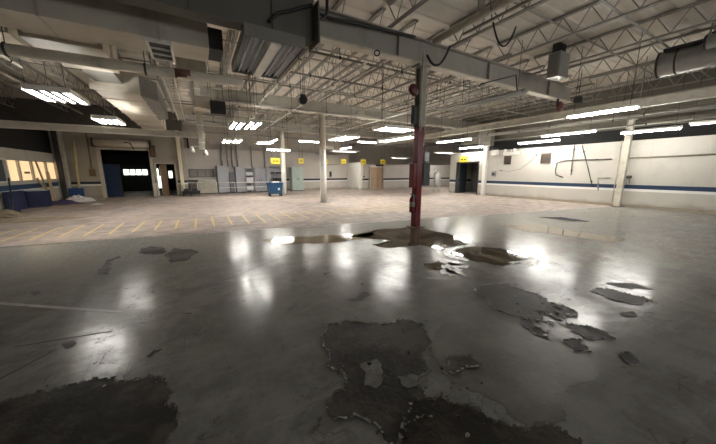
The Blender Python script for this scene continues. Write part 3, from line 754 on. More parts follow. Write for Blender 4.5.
fx('strip_light', 'largest lit strip light, nearest on the right', (570, 118), (634, 108.5), 2, 'y', 1.75, strip=True, wid=.42)
fx('strip_light', 'lit strip light over the wall vents', (522, 144.5), (556, 140), 2, 'y', 2.1, strip=True, wid=.3, z=3.19)
fx('strip_light', 'lit strip light left of the leaning white wall post', (547, 137), (590, 131.5), 2, 'y', 2.2, strip=True, wid=.3, z=3.35)
fx('strip_light', 'lit strip light right of the leaning white wall post', (624.5, 134.5), (678, 128), 2, 'y', 1.7, strip=True, wid=.3, z=3.17)
fx('strip_light', 'dim strip light at the far right edge', (690, 126), (722, 122), 1, 'y', .8, z=3.35, strip=True, wid=.2, lit='tube_dim')
fx('tube_light', 'distant lit fixture beyond the low back partition, left one', (394, 158.5), (408, 157.5), 3, 'x', 2.4, wid=.8)
fx('tube_light', 'distant lit fixture beyond the low back partition, right one', (441, 153), (452, 152.5), 3, 'x', 2.4, wid=.8)
# unlit fixture close by at top
t = empty('dead_tube_light', (1.44, 6.46, 3.9), 'large unlit metal fixture hanging close under the dark bulkhead', 'ceiling light')
b = MB(); b.box(-.52, .52, -.98, .98, .16, .2); b.box(-.54, -.52, -1, 1, .0, .2); b.box(.52, .54, -1, 1, .0, .2); b.box(-.54, .54, -1.02, -1, 0, .2); b.box(-.54, .54, 1, 1.02, 0, .2); b.build('housing', 'ductgrey', t)
b = MB()
for s_ in (-1, 1):
    pts = []
    for k in range(5):
        x_ = s_ * .1 + s_ * k * .1
        pts.append((x_, .02 + (.1 if k % 2 else 0)))
    for (xa, za), (xb, zb) in zip(pts, pts[1:]): b.prism([(xa, -.98, za), (xb, -.98, zb), (xb, -.98, zb + .01), (xa, -.98, za + .01)], (0, 1.96, 0))
b.build('reflector', 'reflector', t)
MB().box(-.09, .09, -.98, .98, -.03, .05).build('ballast_cover', 'white', t)
for x_ in (-.4, -.2, .2, .4): MB().tube([(x_, -.94, .03), (x_, .94, .03)], .018, 8).build('tube', 'tube_off', t)
b = MB()
for x_, y_ in ((-.2, -.2), (.3, -.2), (-.2, .8), (.3, .8)): b.tube([(x_, y_, .2), (x_, y_, ZD - 3.9)], .01, 5)
sep(b, 'hanger', 'dark2', t)
t = fx('dead_strip_light', 'long unlit strip light hanging right of the red column', (463, 106), (523, 95), 2, 'y', 2.3, z=4.0, strip=True, wid=.6, lit='tube_off', hm='ductgrey')

# ------------------------------------------------------------------ columns
def hcol(b, w, z0, z1, t=.02):
    b.box(-w / 2, w / 2, -w / 2, -w / 2 + t, z0, z1); b.box(-w / 2, w / 2, w / 2 - t, w / 2, z0, z1); b.box(-t / 2, t / 2, -w / 2 + t, w / 2 - t, z0, z1)
RC = onz(414, 226.5)
RC = Vector((RC.x, 6.06, 0))
t = empty('steel_column', (RC.x, RC.y, 0), 'dark red and grey steel column standing in the middle foreground', 'column')
b = MB(); hcol(b, .21, 2.82, 4.40); b.build('grey_shaft', 'beam', t)
b = MB(); b.box(-.10, .10, -.10, .10, .02, 2.82, .012); b.build('red_casing', 'red', t)
MB().box(-.2, .2, -.2, .2, 0, .02).build('base_plate', paint('rusty_plate', (.09, .05, .03), .7), t)
b = MB(); b.box(-.2, .2, -.15, .15, 4.34, 4.40); b.build('cap_plate', 'beam', t)
b = MB(); b.tube([(-.1, -.17, 2.7), (-.1, -.17, 4.7)], .022, 8); b.build('pipe_riser', 'cream', t)
b = MB(); b.tube([(.24, .02, 1.9), (.24, .02, 3.2), (.3, .02, 3.9), (.22, .02, 4.1), (.12, .1, 4.15)], .014, 6); b.build('conduit', 'cream', t)
# things on the red column
def onface(name, label, cat, px, wz, depth, mat, yoff, extra=None, side=0):
    (xa, xb), (ya, yb) = px
    p = ony(xa, yb, RC.y + yoff); q = ony(xb, ya, RC.y + yoff)
    t = empty(name, ((p.x + q.x) / 2, RC.y + yoff, p.z), label, cat)
    w, h = q.x - p.x, q.z - p.z
    if side: t.location.x = RC.x + side * (.105 + w / 2)
    b = MB(); b.box(-w / 2, w / 2, 0, depth, 0, h, .01); b.build('casing', mat, t)
    if extra: extra(t, w, h)
    return t
def panel_extra(t, w, h):
    MB().box(-w * .42, w * .42, -.02, 0, h * .06, h * .94).build('door', 'panelgrn', t)
    MB().box(w * .25, w * .33, -.04, -.02, h * .45, h * .6).build('latch', 'galv', t)
    b = MB(); b.tube([(0, .08, h), (0, .08, h + .5)], .025, 8); b.build('conduit', 'galv', t)
    b = MB(); b.box(-w * .3, w * .25, -.01, .1, h + .04, h + .3, .01); b.build('meter_box', 'galv', t)
onface('electrical_panel', 'grey-green electrical panel on the right of the red column', 'electrical panel', ((420.5, 429), (163, 186)), 0, .22, 'panelgrn', -.10, panel_extra, 1)
onface('disconnect_box', 'dark red box on the left of the red column', 'electrical box', ((406.5, 410.2), (163, 188)), 0, .2, 'red', -.08, lambda t, w, h: MB().box(-w * .38, w * .38, -.015, 0, h * .08, h * .92).build('door', 'red', t), -1)
onface('switch_box', 'dark narrow box high on the grey part of the red column', 'electrical box', ((412, 418), (106, 124)), 0, .05, 'dark2', -.20, lambda t, w, h: MB().box(-w * .3, w * .3, -.015, 0, h * .08, h * .92).build('cover', 'black', t))
# fire extinguisher on left face
p = ony(409, 213, RC.y - .1)
t = empty('fire_extinguisher', (RC.x - .21, RC.y - .06, p.z), 'dark red fire extinguisher hung low on the left of the red column', 'fire extinguisher')
MB().lathe([(.02, 0), (.075, .01), (.08, .04), (.08, .36), (.065, .42), (.03, .46)], n=18).build('cylinder', 'red', t)
b = MB(); b.lathe([(.03, .455), (.028, .5)], n=12); b.box(-.09, .04, -.015, .015, .5, .52); b.box(-.08, .03, -.012, .012, .545, .56); b.build('valve_handle', 'black', t)
b = MB(); b.tube([(.03, -.02, .49), (.1, -.06, .45), (.1, -.075, .25), (.085, -.07, .1)], .012, 6); b.build('hose', 'black', t)
MB().lathe([(.081, .17), (.083, .18), (.083, .3), (.081, .31)], n=18).build('instruction_band', paint('dull_label', (.30, .26, .22), .6), t)
b = MB(); b.box(.07, .105, -.03, .03, .3, .5); b.build('wall_bracket', 'dark2', t)
def bell(name, label, c, k=1.0):
    t = empty(name, c, label, 'fire bell')
    MB().lathe([(.03, 0), (.06, .02), (.06, .05)], axis='y', n=16).build('mount_box', 'redbell', t)
    MB().lathe([(.15 * k, -.005), (.152 * k, -.02), (.14 * k, -.055), (.09 * k, -.08), (.02, -.09)], axis='y', n=24).build('gong', 'redbell', t)
    return t
u = ony(413, 90, RC.y - .2); bell('fire_bell', 'dark red round bell on the grey upper part of the red column', (u.x, RC.y - .21, u.z))
u = ony(555.5, 107.5, 6.0); _bl = bell('fire_bell', 'dark red round bell at the right end of the near girder', (u.x, 5.86, u.z), 1.3)
MB().box(-.03, .03, .05, .12, 0, 4.40 - u.z).build('mount_arm', 'dark2', _bl)
# white posts
def post(label, base, r, zt, ztop, flare=False):
    t = empty('round_post', base, label, 'post')
    MB().lathe([(r, .02), (r, zt)], n=24).build('white_shaft', 'white', t)
    MB().lathe([(r * .98, zt), (r * .98, ztop)], n=24).build('upper_shaft', 'cream', t)
    MB().box(-r * 1.5, r * 1.5, -r * 1.5, r * 1.5, 0, .02).build('base_plate', 'galv', t)
    MB().box(-r * 1.5, r * 1.5, -r * 1.5, r * 1.5, ztop - .02, ztop).build('cap_plate', 'cream', t)
    b = MB(); b.box(.0, r * 3.4, -.08, .08, zt + .0, zt + .14); b.build('side_bracket', 'cream', t)
    return t
WP = onz(322, 202); post('white round post in mid floor under the middle girder', (5.62, 13.4, 0), .165, 2.75, 4.45)
post('white round post behind the blue bin under the far girder', (5.41, 20.3, 0), .17, 3.0, 4.45)
u = onz(182.5, 196)
t = empty('timber_post', (-.98, YD - .2, 0), 'tall cream post at the corner right of the dock service door', 'post')
b = MB(); b.box(-.1, .1, -.1, .1, .0, 4.3, .01); b.build('shaft', paint('bright_cream_post', (.75, .68, .52), .5), t)
b = MB(); b.box(-.13, .13, -.13, .13, .0, .12); b.build('base_shoe', 'galv', t)
t = empty('wall_post', (XR - .22, 5.05, 0), 'white steel post with pipes standing against the right wall', 'post')
b = MB(); b.box(-.1, .1, -.11, .11, .015, 3.9, .008); b.build('shaft', 'cream', t)
MB().box(-.2, .2, -.2, .2, 0, .015).build('base_plate', 'dark2', t)
b = MB(); b.box(-.24, .24, -.16, .16, 3.9, 4.0); b.build('cap_plate', 'cream', t)
b = MB(); b.tube([(-.02, .2, .2), (-.02, .2, 3.0)], .02, 6); b.build('conduit', 'cream', t)
b = MB(); b.lathe([(.03, 0), (.09, .03), (.1, .09), (.07, .14)], (.0, -.25, 1.3), 'z', 14); b.tube([(0, -.25, 1.3), (.02, -.3, 1.15), (.02, -.25, .98), (0, -.18, 1.1)], .012, 6); b.build('hose_valve', 'dark2', t)
t = empty('wall_post', (XR - .12, onx(484, 180, XR - .12).y, 0), 'pale steel post at the right edge of the dark doorway', 'post')
b = MB(); b.box(-.11, .11, -.12, .12, 0, 3.3, .01); b.build('shaft', 'white', t)
b = MB(); b.box(-.3, .12, -.45, .45, 3.3, 4.3, .02); b.build('head_box', 'beam', t)

# ------------------------------------------------------------------ right wall fittings
def wallbox(name, label, cat, px, depth, mat, parts):
    (xa, xb), (ya, yb) = px
    p = onx(xa, yb, XR - depth); q = onx(xb, ya, XR - depth)
    y0, y1 = sorted((p.y, q.y)); z0, z1 = sorted((onx((xa + xb) / 2, yb, XR - depth).z, onx((xa + xb) / 2, ya, XR - depth).z))
    t = empty(name, (XR, (y0 + y1) / 2, z0), label, cat); hw = (y1 - y0) / 2; h = z1 - z0
    parts(t, hw, h, depth); return t
def vent(t, hw, h, d):
    b = MB(); b.box(-d, 0, -hw, -hw + .05, 0, h); b.box(-d, 0, hw - .05, hw, 0, h); b.box(-d, 0, -hw + .05, hw - .05, 0, .05); b.box(-d, 0, -hw + .05, hw - .05, h - .05, h); b.build('frame', 'ventm', t)
    b = MB(); n = 7
    for k in range(n): z_ = .06 + k * (h - .12) / n; b.prism([(-d + .01, -hw + .05, z_), (-.005, -hw + .05, z_ + .05), (-.005, -hw + .05, z_ + .06), (-d + .01, -hw + .05, z_ + .012)], (0, 2 * hw - .1, 0))
    b.box(-.006, 0, -hw + .05, hw - .05, .05, h - .05); sep(b, 'louvre', 'ventm', t)
wallbox('wall_vent', 'square brown wall vent nearer the dark doorway', 'vent', ((503.5, 511), (156, 164.5)), .06, 'ventm', vent)
wallbox('wall_vent', 'square brown wall vent nearer the white wall post', 'vent', ((540, 551), (153, 163.5)), .06, 'ventm', vent)
def emerg(t, hw, h, d):
    b = MB(); b.box(-d, 0, -hw, hw, 0, h * .6, .01); b.build('battery_case', 'white', t)
    for s_ in (-1, 1): MB().lathe([(.03, -.02), (.09, -.1), (.095, -.16)], (-.1, s_ * hw * .6, h * .85), 'x', 14).build('lamp_head', 'white', t)
    MB().box(-d * .7, -.02, -.03, .03, h * .55, h).build('mount', 'white', t)
wallbox('emergency_light', 'white emergency light unit above the vent nearer the doorway', 'emergency light', ((503, 519), (149.5, 155)), .14, 'white', emerg)
def exitbox(t, hw, h, d):
    MB().box(-d, 0, -hw, hw, 0, h, .01).build('case', 'white', t)
    MB().box(-d - .008, -d, -hw * .8, hw * .8, h * .15, h * .85).build('face', 'white', t)
wallbox('wall_light_box', 'small white box high on the wall next to the doorway post', 'wall box', ((491, 498), (150, 155)), .12, 'white', exitbox)
def pull(t, hw, h, d):
    MB().box(-d, 0, -hw, hw, 0, h, .01).build('case', 'galv', t)
    MB().box(-d - .02, -d, -hw * .6, hw * .6, h * .2, h * .7).build('cover', 'dark2', t)
    MB().tube([(-.03, 0, h), (-.03, 0, h + .75)], .012, 6).build('conduit', 'white', t)
wallbox('switch_box', 'small grey switch box with conduit beside the dark doorway', 'electrical box', ((491, 495.5), (171, 176.5)), .1, 'galv', pull)
def wallpipe(name, label, pts, r, mat, cat='pipe', X=XR - .05, n=6):
    w = [onx(x_, y_, X) for x_, y_ in pts]; o0 = w[0]
    t = empty(name, o0, label, cat); MB().tube([p - o0 for p in w], r, n).build('pipe_run', mat, t)
    b = MB()
    for p in (w[0].lerp(w[1], .3), w[-1].lerp(w[-2], .3)): d = p - o0; b.box(d.x - .02, d.x + (XR - X), d.y - .03, d.y + .03, d.z - .03, d.z + .03)
    sep(b, 'pipe_clip', mat, t); return t
wallpipe('wall_conduit', 'dark pipe along the wall left of the white post, bending down at its end', [(612, 159), (565, 160.5), (557, 163), (555.5, 170), (556, 175), (563, 177.5)], .022, 'dark2')
wallpipe('wall_conduit', 'brown pipe along the wall right of the white post', [(622, 158.5), (660, 156.5), (720, 153.8)], .025, paint('brown_pipe', (.26, .21, .15), .6))
wallpipe('wall_conduit', 'short grey pipe loop just left of the white post, above the blue band', [(610, 178), (598, 178), (598, 190)], .025, 'galv')
wallpipe('electric_cord', 'dark cord hanging straight down the right wall, upper left of pipe loop', [(574.5, 145), (572.5, 160), (571, 175)], .02, 'dark2', 'cord')
wallpipe('electric_cord', 'dark cord slanting down the right wall to the blue band', [(582, 145), (588, 168), (592.5, 187)], .02, 'dark2', 'cord')
wallpipe('wall_wire', 'thin drooping wire on the wall between the two vents', [(498, 170), (508, 171.5), (520, 169), (530, 162), (539, 152)], .008, 'dark2', 'wire')
# yellow signs
def sign(label, px, Y, w=.5, h=.5, ang=0):
    w *= .85; h *= .85
    u = ony(px[0], px[1], Y)
    t = empty('hanging_sign', (u.x, Y, u.z - h / 2), label, 'sign', ang)
    MB().box(-w / 2, w / 2, -.02, .02, 0, h, .008).build('board', 'yellow', t)
    b = MB(); b.box(-w * .28, -w * .06, -.026, -.02, h * .42, h * .6); b.box(w * .04, w * .28, -.026, -.02, h * .42, h * .6); b.build('lettering', 'mark', t)
    b = MB()
    for s_ in (-1, 1): b.tube([(s_ * w * .35, 0, h - .01), (s_ * w * .35, 0, 4.5 - u.z + h / 2)], .007, 4)
    sep(b, 'hanger_wire', 'dark2', t); return t
sign('wide yellow sign hanging above the blue bin, left of the far post', (275.5, 161), 20.1, .75, .5)
sign('yellow sign hanging above the pale green cabinet', (301, 161), 20.1, .45, .45)
sign('yellow sign partly behind the middle white post', (325.5, 161.5), 20.1, .4, .45)
sign('yellow sign hanging midway along the bare back wall', (343.5, 161.5), 20.1, .5, .42)
sign('yellow sign hanging at the corner left of the wooden doors', (363.5, 162), 20.1, .55, .5)
sign('yellow sign hanging right above the wooden doors', (383, 161.8), 20.1, .6, .45)
u = onx(463.5, 159.5, XR - .03)
t = empty('wall_sign', (XR, u.y, u.z - .2), 'yellow sign fixed to the wall over the dark doorway', 'sign')
MB().box(-.03, 0, -.36, .36, 0, .42, .006).build('board', 'yellow', t)
b = MB(); b.box(-.036, -.03, -.22, -.04, .15, .26); b.box(-.036, -.03, .04, .22, .15, .26); b.build('lettering', 'mark', t)
t = empty('door_sign', ((X0 + X1) / 2 + .4, YC + .47, 2.12), 'dark narrow sign over the wooden double doors', 'sign')
MB().box(-.5, .5, -.06, .03, 0, .17, .01).build('board', 'black', t); MB().box(-.08, .08, -.065, -.06, .05, .12).build('lettering', 'lumber', t)

# ------------------------------------------------------------------ back wall furniture
def cab(name, label, cat, xa, xb, yt, Y, depth, mat, doors=2, vents=False, mat2=None, legs=0.0):
    p = ony(xa, yt, Y); q = ony(xb, yt, Y); w = q.x - p.x; h = p.z
    t = empty(name, ((p.x + q.x) / 2, Y, 0), label, cat)
    MB().box(-w / 2, w / 2, 0, depth, .06, h, .01).build('body', mat, t)
    MB().box(-w / 2 + .03, w / 2 - .03, .04, depth - .02, 0, .06).build('plinth', 'dark2', t)
    for k in range(doors):
        a = -w / 2 + w * k / doors + .02; c = -w / 2 + w * (k + 1) / doors - .02
        d = MB().box(a, c, -.02, 0, .1, h - .05).build('door', mat2 or mat, t)
        MB().box(c - .07 if k % 2 == 0 else a + .04, c - .04 if k % 2 == 0 else a + .07, -.05, -.02, h * .45, h * .55).build('handle', 'dark2', d)
    return t
def rack(label, xa, xb, yt, Y, depth, items, mat='locker', back=True, cat='shelf'):
    p = ony(xa, yt, Y); q = ony(xb, yt, Y); w = q.x - p.x; h = p.z
    t = empty('storage_rack', ((p.x + q.x) / 2, Y, 0), label, cat)
    for sx in (-1, 1):
        for yy in (.0, depth - .04): MB().box(sx * w / 2 - (.04 if sx > 0 else 0), sx * w / 2 + (0 if sx > 0 else .04), yy, yy + .04, 0, h).build('upright', mat, t)
    for k in range(4): z_ = .15 + k * (h - .2) / 3; MB().box(-w / 2 + .04, w / 2 - .04, .0, depth, z_, z_ + .04).build('shelf', mat, t)
    if back: MB().box(-w / 2 + .04, w / 2 - .04, depth - .01, depth, 0, h).build('back_panel', mat, t)
    return t, w, h
cab('metal_cabinet', 'tall dull grey cabinet left of the pipes on the back wall', 'cabinet', 216.5, 228, 165.5, YB - .75, .7, 'locker', 1)
cab('metal_cabinet', 'darker narrow cabinet between two grey tall cabinets', 'cabinet', 229, 234, 172, YB - .6, .55, 'lockerdark', 1)
cab('metal_cabinet', 'tall grey cabinet just left of the white-stocked rack', 'cabinet', 235, 244.5, 166.5, YB - .8, .75, 'locker', 1)
r1, w1, h1 = rack('grey storage rack holding white packages at the back wall', 245, 253.5, 168, YB - .75, .7, 0)
cab('metal_cabinet', 'wide grey double cabinet right of the white-stocked rack', 'cabinet', 254, 265.5, 167.5, YB - .8, .75, 'locker', 2)
cab('metal_cabinet', 'narrow pale cabinet just left of the dark-stocked rack', 'cabinet', 266, 270.3, 168, YB - .7, .65, 'locker', 1)
r2, w2, h2 = rack('grey storage rack with dark items behind the blue bin', 271, 283, 166, YB - .75, .7, 0)
cab('metal_cabinet', 'pale green tall cabinet right of the far white post', 'cabinet', 291.5, 303, 167, YB - .9, .85, 'mint', 2)
for k, (z_, hh) in enumerate(((0, .32), (1, .42), (2, .25))):
    zb = .19 + z_ * (h1 - .2) / 3
    tag(MB().box(r1.location.x - .28, r1.location.x + .26, YB - .68, YB - .2, zb, zb + hh, .04).build('package', 'sheet'), ['white package on the lowest shelf of the grey rack', 'large white package on the middle shelf of the grey rack', 'flat white package on the upper shelf of the grey rack'][k], 'package', 'white packages on the rack')
k = 0
for z_, xs in ((1, (-.33, .05, .35)), (2, (-.3, .12, .4))):
    for x_ in xs:
        zb = .19 + z_ * (h2 - .2) / 3
        b = MB(); b.box(r2.location.x + x_ - .15, r2.location.x + x_ + .12, YB - .6, YB - .25, zb, zb + (.3 if z_ == 1 else .16), .02)
        tag(b.build('storage_bin', 'dark2'), 'small dark bin, %s shelf of the rack behind the blue bin, %s from left' % ('lower' if z_ == 1 else 'upper', ORD[k % 3]), 'bin', 'dark bins on the rack'); k += 1
# low counter and picture boards at left
t = cab('low_cabinet', 'low cream cabinet at the back wall left of the tall cabinets', 'cabinet', 198, 216.5, 180.5, YB - .75, .7, 'cream', 3)
t = empty('work_bench', (-.36, YB - .7, 0), 'small cream workbench in the back left corner beside the low cabinet', 'workbench')
MB().box(-.3, .3, 0, .62, .82, .88).build('top', 'cream', t)
for sx in (-1, 1):
    for yy in (.04, .55): MB().box(sx * .26 - .03, sx * .26 + .03, yy - .03, yy + .03, 0, .82).build('leg', 'dark2', t)
MB().box(-.23, .23, .1, .5, .2, .24).build('shelf', 'cream', t)
t = empty('wall_board', (.25, YB, 1.2), 'grey board of sheets on the wall in the back left corner', 'board')
MB().box(-.85, .85, -.04, 0, 0, .62).build('backing', paint('grey_pegboard', (.16, .15, .14), .7), t)
for k in range(3): MB().box(-.75 + k * .52, -.33 + k * .52, -.05, -.04, .08, .54).build('poster_sheet', paint('mottled_sheet', (.26, .24, .22), .6, scale=9), t)

# pipes above cabinets
for k, px in enumerate((222.5, 228, 232.5, 237.5, 252, 265)):
    u = ony(px, 166, YB - .12); th = [.055, .04, .04, .05, .03, .05][k]
    b = MB(); b.tube([(u.x, YB - .13, 1.95), (u.x, YB - .13, 3.6)], th, 10)
    t = empty('riser_pipe', (u.x, YB - .13, 1.95), 'pale vertical pipe rising above the back cabinets, %s from the left' % ORD[k], 'pipe')
    MB().tube([(0, 0, 0), (0, 0, 1.7)], th * 1.25, 10).build('pipe_run', 'galv', t); b.bm.free()
    MB().lathe([(th * 1.25 + .02, 0), (th * 1.25 + .02, .05)], (0, 0, .6), 'z', 10).build('coupling', 'cream', t)
# guard rail in front of cabinets
a = ony(197, 181, YB - 1.3); c = ony(268, 182, YB - 1.3)
t = empty('guard_rail', ((a.x + c.x) / 2, YB - 1.3, 0), 'thin white guard rail in front of the back cabinets', 'guard rail')
hw = (c.x - a.x) / 2
MB().tube([(-hw, 0, .82), (hw, 0, .82)], .025, 8).build('top_rail', 'white', t)
MB().tube([(-hw, 0, .45), (hw, 0, .45)], .02, 8).build('mid_rail', 'white', t)
for k in range(5): MB().tube([(-hw + k * hw / 2, 0, 0), (-hw + k * hw / 2, 0, .82)], .025, 8).build('rail_post', 'white', t)
# pallet jack / black wheeled gear in corner
def dolly(label, px, s_):
    u = onz(px, 196.0); t = empty('hand_dolly', (u.x, min(u.y, YB - 1.7), 0), label, 'dolly')
    MB().box(-.28 * s_, .28 * s_, -.2, .2, .14, .26 + .1 * s_, .03).build('body', 'black', t)
    for sx in (-1, 1):
        for yy in (-.16, .16): MB().lathe([(.07, -.02), (.075, 0), (.07, .02)], (sx * .2 * s_, yy, .075), 'x', 14).build('wheel', 'black', t)
    b = MB(); b.tube([(-.2 * s_, .15, .25), (-.22 * s_, .25, .75 * s_), (-.1 * s_, .25, .8 * s_)], .018, 6); b.build('handle', 'dark2', t)
    MB().box(-.15 * s_, .15 * s_, -.12, .12, .3 + .06 * s_, .4 + .1 * s_, .02).build('top_tray', 'dark2', t)
dolly('black wheeled dolly beside the cream corner post', 187, .9)
dolly('black wheeled dolly in front of the cream workbench', 195.5, 1.1)
# conduit board on bare back wall
t = empty('conduit_loop', (ony(329, 160, YB).x, YB - .03, 1.95), 'thin grey conduit frame high on the bare back wall', 'conduit')
b = MB(); w_ = 1.1
b.tube([(-w_, -.04, 1.25), (w_, -.04, 1.25), (w_, -.04, .35), (-.2, -.04, .35)], .03, 6); b.build('pipe_run', 'galv', t)
MB().box(-1.25, -.95, -.08, 0, 1.15, 1.4).build('junction_box', 'galv', t)
u = ony(330.5, 180, YB)
t = empty('wall_phone', (u.x, YB, 1.15), 'small dark handset box on the bare back wall', 'phone')
MB().box(-.09, .09, -.1, 0, 0, .5, .01).build('case', 'dark2', t); MB().box(-.05, .05, -.13, -.1, .05, .38, .01).build('handset', 'black', t)
# pipe cluster on the return wall
u = ony(364, 170, YC - .1)
t = empty('riser_pipe', (12.93, YC - .03, .7), 'thin grey pipe with valve on the wall end left of the wooden doors', 'pipe')
MB().tube([(0, 0, 0), (0, 0, 1.5)], .03, 8).build('pipe_run', 'galv', t); MB().lathe([(.06, -.03), (.09, 0), (.06, .03)], (0, -.05, .5), 'y', 12).build('valve_wheel', 'dark2', t)
# white tank
u = onz(443, 193.5)
t = empty('water_tank', (XR - .4, 16.3, 0), 'white upright tank on legs left of the dark doorway', 'tank')
MB().lathe([(.05, .42), (.24, .5), (.28, .6), (.28, 1.45), (.22, 1.58), (.05, 1.65)], n=24).build('vessel', 'stainless', t)
for k in range(3):
    a_ = k * 2.1 + .4; MB().tube([(.24 * math.cos(a_), .24 * math.sin(a_), .56), (.27 * math.cos(a_), .27 * math.sin(a_), 0)], .025, 6).build('leg', 'stainless', t)
b = MB(); b.tube([(0, 0, 1.63), (0, 0, 1.85), (-.3, .0, 1.9), (-.42, 0, 1.75)], .025, 8); b.build('outlet_pipe', 'galv', t)

# blue bin
BC = onz(275, 196)
t = empty('wheeled_bin', (BC.x, BC.y - .1, 0), 'blue wheeled tub bin standing on the floor at the back', 'bin')
w, d, h0, h1_ = .47, .34, .2, .86
b = MB(); q = []
for (sx, sy, z_) in ((.80, .8, h0), (1, 1, h1_), (1.05, 1.06, h1_), (1.05, 1.06, h1_ + .05), (.95, .92, h1_ + .05), (.76, .74, h0 + .05)):
    q.append([b.bm.verts.new((cx_ * w * sx, cy_ * d * sy, z_)) for cx_, cy_ in ((-1, -1), (1, -1), (1, 1), (-1, 1))])
for A, B in zip(q, q[1:]):
    for k in range(4): b.bm.faces.new((A[k], A[(k + 1) % 4], B[(k + 1) % 4], B[k]))
b.bm.faces.new(q[0][::-1]); b.bm.faces.new(q[-1]); b.build('tub', 'blue', t)
for sx in (-.3, 0.3): MB().box(sx - .03, sx + .03, -d - .01, -d * .82, .3, .85).build('rib', 'blue', t)
for sx in (-1, 1):
    for sy in (-1, 1):
        MB().lathe([(.085, -.03), (.095, 0), (.085, .03)], (sx * .36, sy * .22, .095), 'x', 14).build('caster', 'black', t)
b = MB(); b.box(-.42, .42, -.26, .26, .17, .21); b.build('chassis', 'dark2', t)
MB().box(.12, .24, -d * .9 - .02, -d * .9 + .01, .42, .56).build('sticker', 'sheet', t)
tag(MB().box(BC.x - .2, BC.x + .28, BC.y - .25, BC.y + .02, .87, .98, .04).build('bundle', 'sheet'), 'pale bundle sticking out of the blue wheeled bin', 'bundle')

# ------------------------------------------------------------------ left corner clutter
def flp(x_, y_, m=.25):
    p = onz(x_, y_)
    while p.x < XL + m or p.y > YD - .35: y_ += .1; p = onz(x_, y_)
    return p
def slab(name, label, cat, pxs, mat, thick, parts=None):
    """upright board standing on the floor between two floor pixels, leaning back a little"""
    (ax, ay), (bx, by), htop = pxs
    p = flp(ax, ay); q = flp(bx, by); d = (q - p); L = d.length; ang = math.atan2(d.y, d.x)
    r = ray((ax + bx) / 2, htop); m = (p + q) / 2; dist = math.hypot(m.x, m.y); hz = EYE + r[2] / math.hypot(r[0], r[1]) * dist
    t = empty(name, (m.x, m.y, 0), label, cat, ang)
    b = MB(); b.prism([(-L / 2, 0, 0), (L / 2, 0, 0), (L / 2, .06, hz), (-L / 2, .06, hz)], (0, thick, 0)); b.build('panel', mat, t)
    b = MB(); b.bar((-L / 2, .06 + thick / 2, hz), (L / 2, .06 + thick / 2, hz), thick * 1.2, .04); b.build('top_cap', 'galv' if parts else mat, t)
    for sx in (-1, 1):
        b = MB(); b.bar((sx * L / 2, thick / 2, .02), (sx * L / 2, .06 + thick / 2, hz), .05, thick * 1.1); b.build('edge_frame', mat, t)
    return t
slab('cubicle_panel', 'dark blue cubicle panel leaning below the lit windows, left one', 'panel', ((12, 207.5), (29, 206.5), 191.5), 'navy', .1)
slab('cubicle_panel', 'dark blue cubicle panel with a pale cap, right beside the loose boards', 'panel', ((30, 207.8), (51, 206.5), 190.5), 'navy', .14, True)
slab('cubicle_panel', 'bright blue panel standing alone against the dock wall', 'panel', ((70.5, 198.3), (84, 198), 188.5), paint('mid_blue_board', (.02, .07, .22), .6), .08)
def plank(label, a, zb, px_top, Y, w=.11):
    p = flp(*a, .3); q = ony(px_top[0], px_top[1], Y) if False else None
    r = ray(*px_top); s_ = (XL + .06) / r[0]; q = Vector((XL + .06, r[1] * s_, EYE + r[2] * s_))
    t = empty('loose_plank', (p.x, p.y, 0), label, 'plank')
    MB().bar((0, 0, .03), q - p, w, .04).build('board', 'lumber', t); return t
plank('long pale plank leaning on the lit windows', (52, 203), 0, (35.5, 161), 0)
plank('shorter pale plank leaning right of the long one', (55, 202), 0, (47.5, 172), 0)
plank('thin pale plank leaning low across the blue panels', (54, 201.5), 0, (37, 178), 0, .07)
t = empty('push_broom', flp(13.5, 205, .5), 'dark thin handle leaning on the wall by the first blue panel', 'broom')
r = ray(8.5, 178); s_ = (XL + .06) / r[0]
q = Vector((XL + .06, r[1] * s_, EYE + r[2] * s_)) - t.location
MB().tube([(0, 0, .08), q], .025, 6).build('handle', 'black', t); MB().box(-.2, .2, -.05, .05, 0, .1, .01).build('head', 'dark2', t)
def heap(name, label, cat, c, rx, ry, h, mat, seed):
    random.seed(seed); b = MB(); n, mR = 22, 6; rings = []
    for j in range(mR + 1):
        f = j / mR; ring = []
        for k in range(n):
            a_ = 2 * PI * k / n; jit = 1 + random.uniform(-.2, .2) * (1 if j < mR else .5)
            rr = 1 - f * .97
            ring.append(b.bm.verts.new((rx * rr * jit * math.cos(a_), ry * rr * jit * math.sin(a_), 0 if j == 0 else max(.012, h * (math.sin(f * PI / 2) * random.uniform(.55, 1.15))))))
        rings.append(ring)
    for A, B in zip(rings, rings[1:]):
        for k in range(n): b.bm.faces.new((A[k], A[(k + 1) % n], B[(k + 1) % n], B[k]))
    b.bm.faces.new(rings[0][::-1]); b.bm.faces.new(rings[-1])
    o = b.build(name, mat); o.location = c; return tag(o, label, cat)
heap('crumpled_sheet', 'crumpled white sheet heaped in front of the lone blue panel', 'sheet', flp(78, 201.5, 0.6), .75, .5, .34, 'sheet', 3)
heap('crumpled_sheet', 'small white scrap on the floor right of the crumpled white sheet', 'scrap', onz(97, 204.5), .28, .15, .06, 'sheet', 4)
heap('cardboard_pile', 'flattened muddy cardboard lying in front of the blue cubicle panels', 'cardboard', flp(22, 210.5, 1.8), 1.5, .35, .09, 'card', 5)
heap('rag_pile', 'dark purple rags piled at the foot of the leaning planks', 'rags', flp(62, 202.5, 0.9), .8, .4, .22, paint('purple_rag', (.06, .045, .11), .85, bump=.5), 6)
heap('cardboard_pile', 'thin pale cardboard strip in front of the dark purple rags', 'cardboard', flp(58, 206, 1.0), 1.0, .16, .04, 'card', 9)
heap('rag_pile', 'brown dirt heap at the left edge against the wall', 'dirt', flp(2, 209, 0.75), .7, .5, .28, 'card', 12)
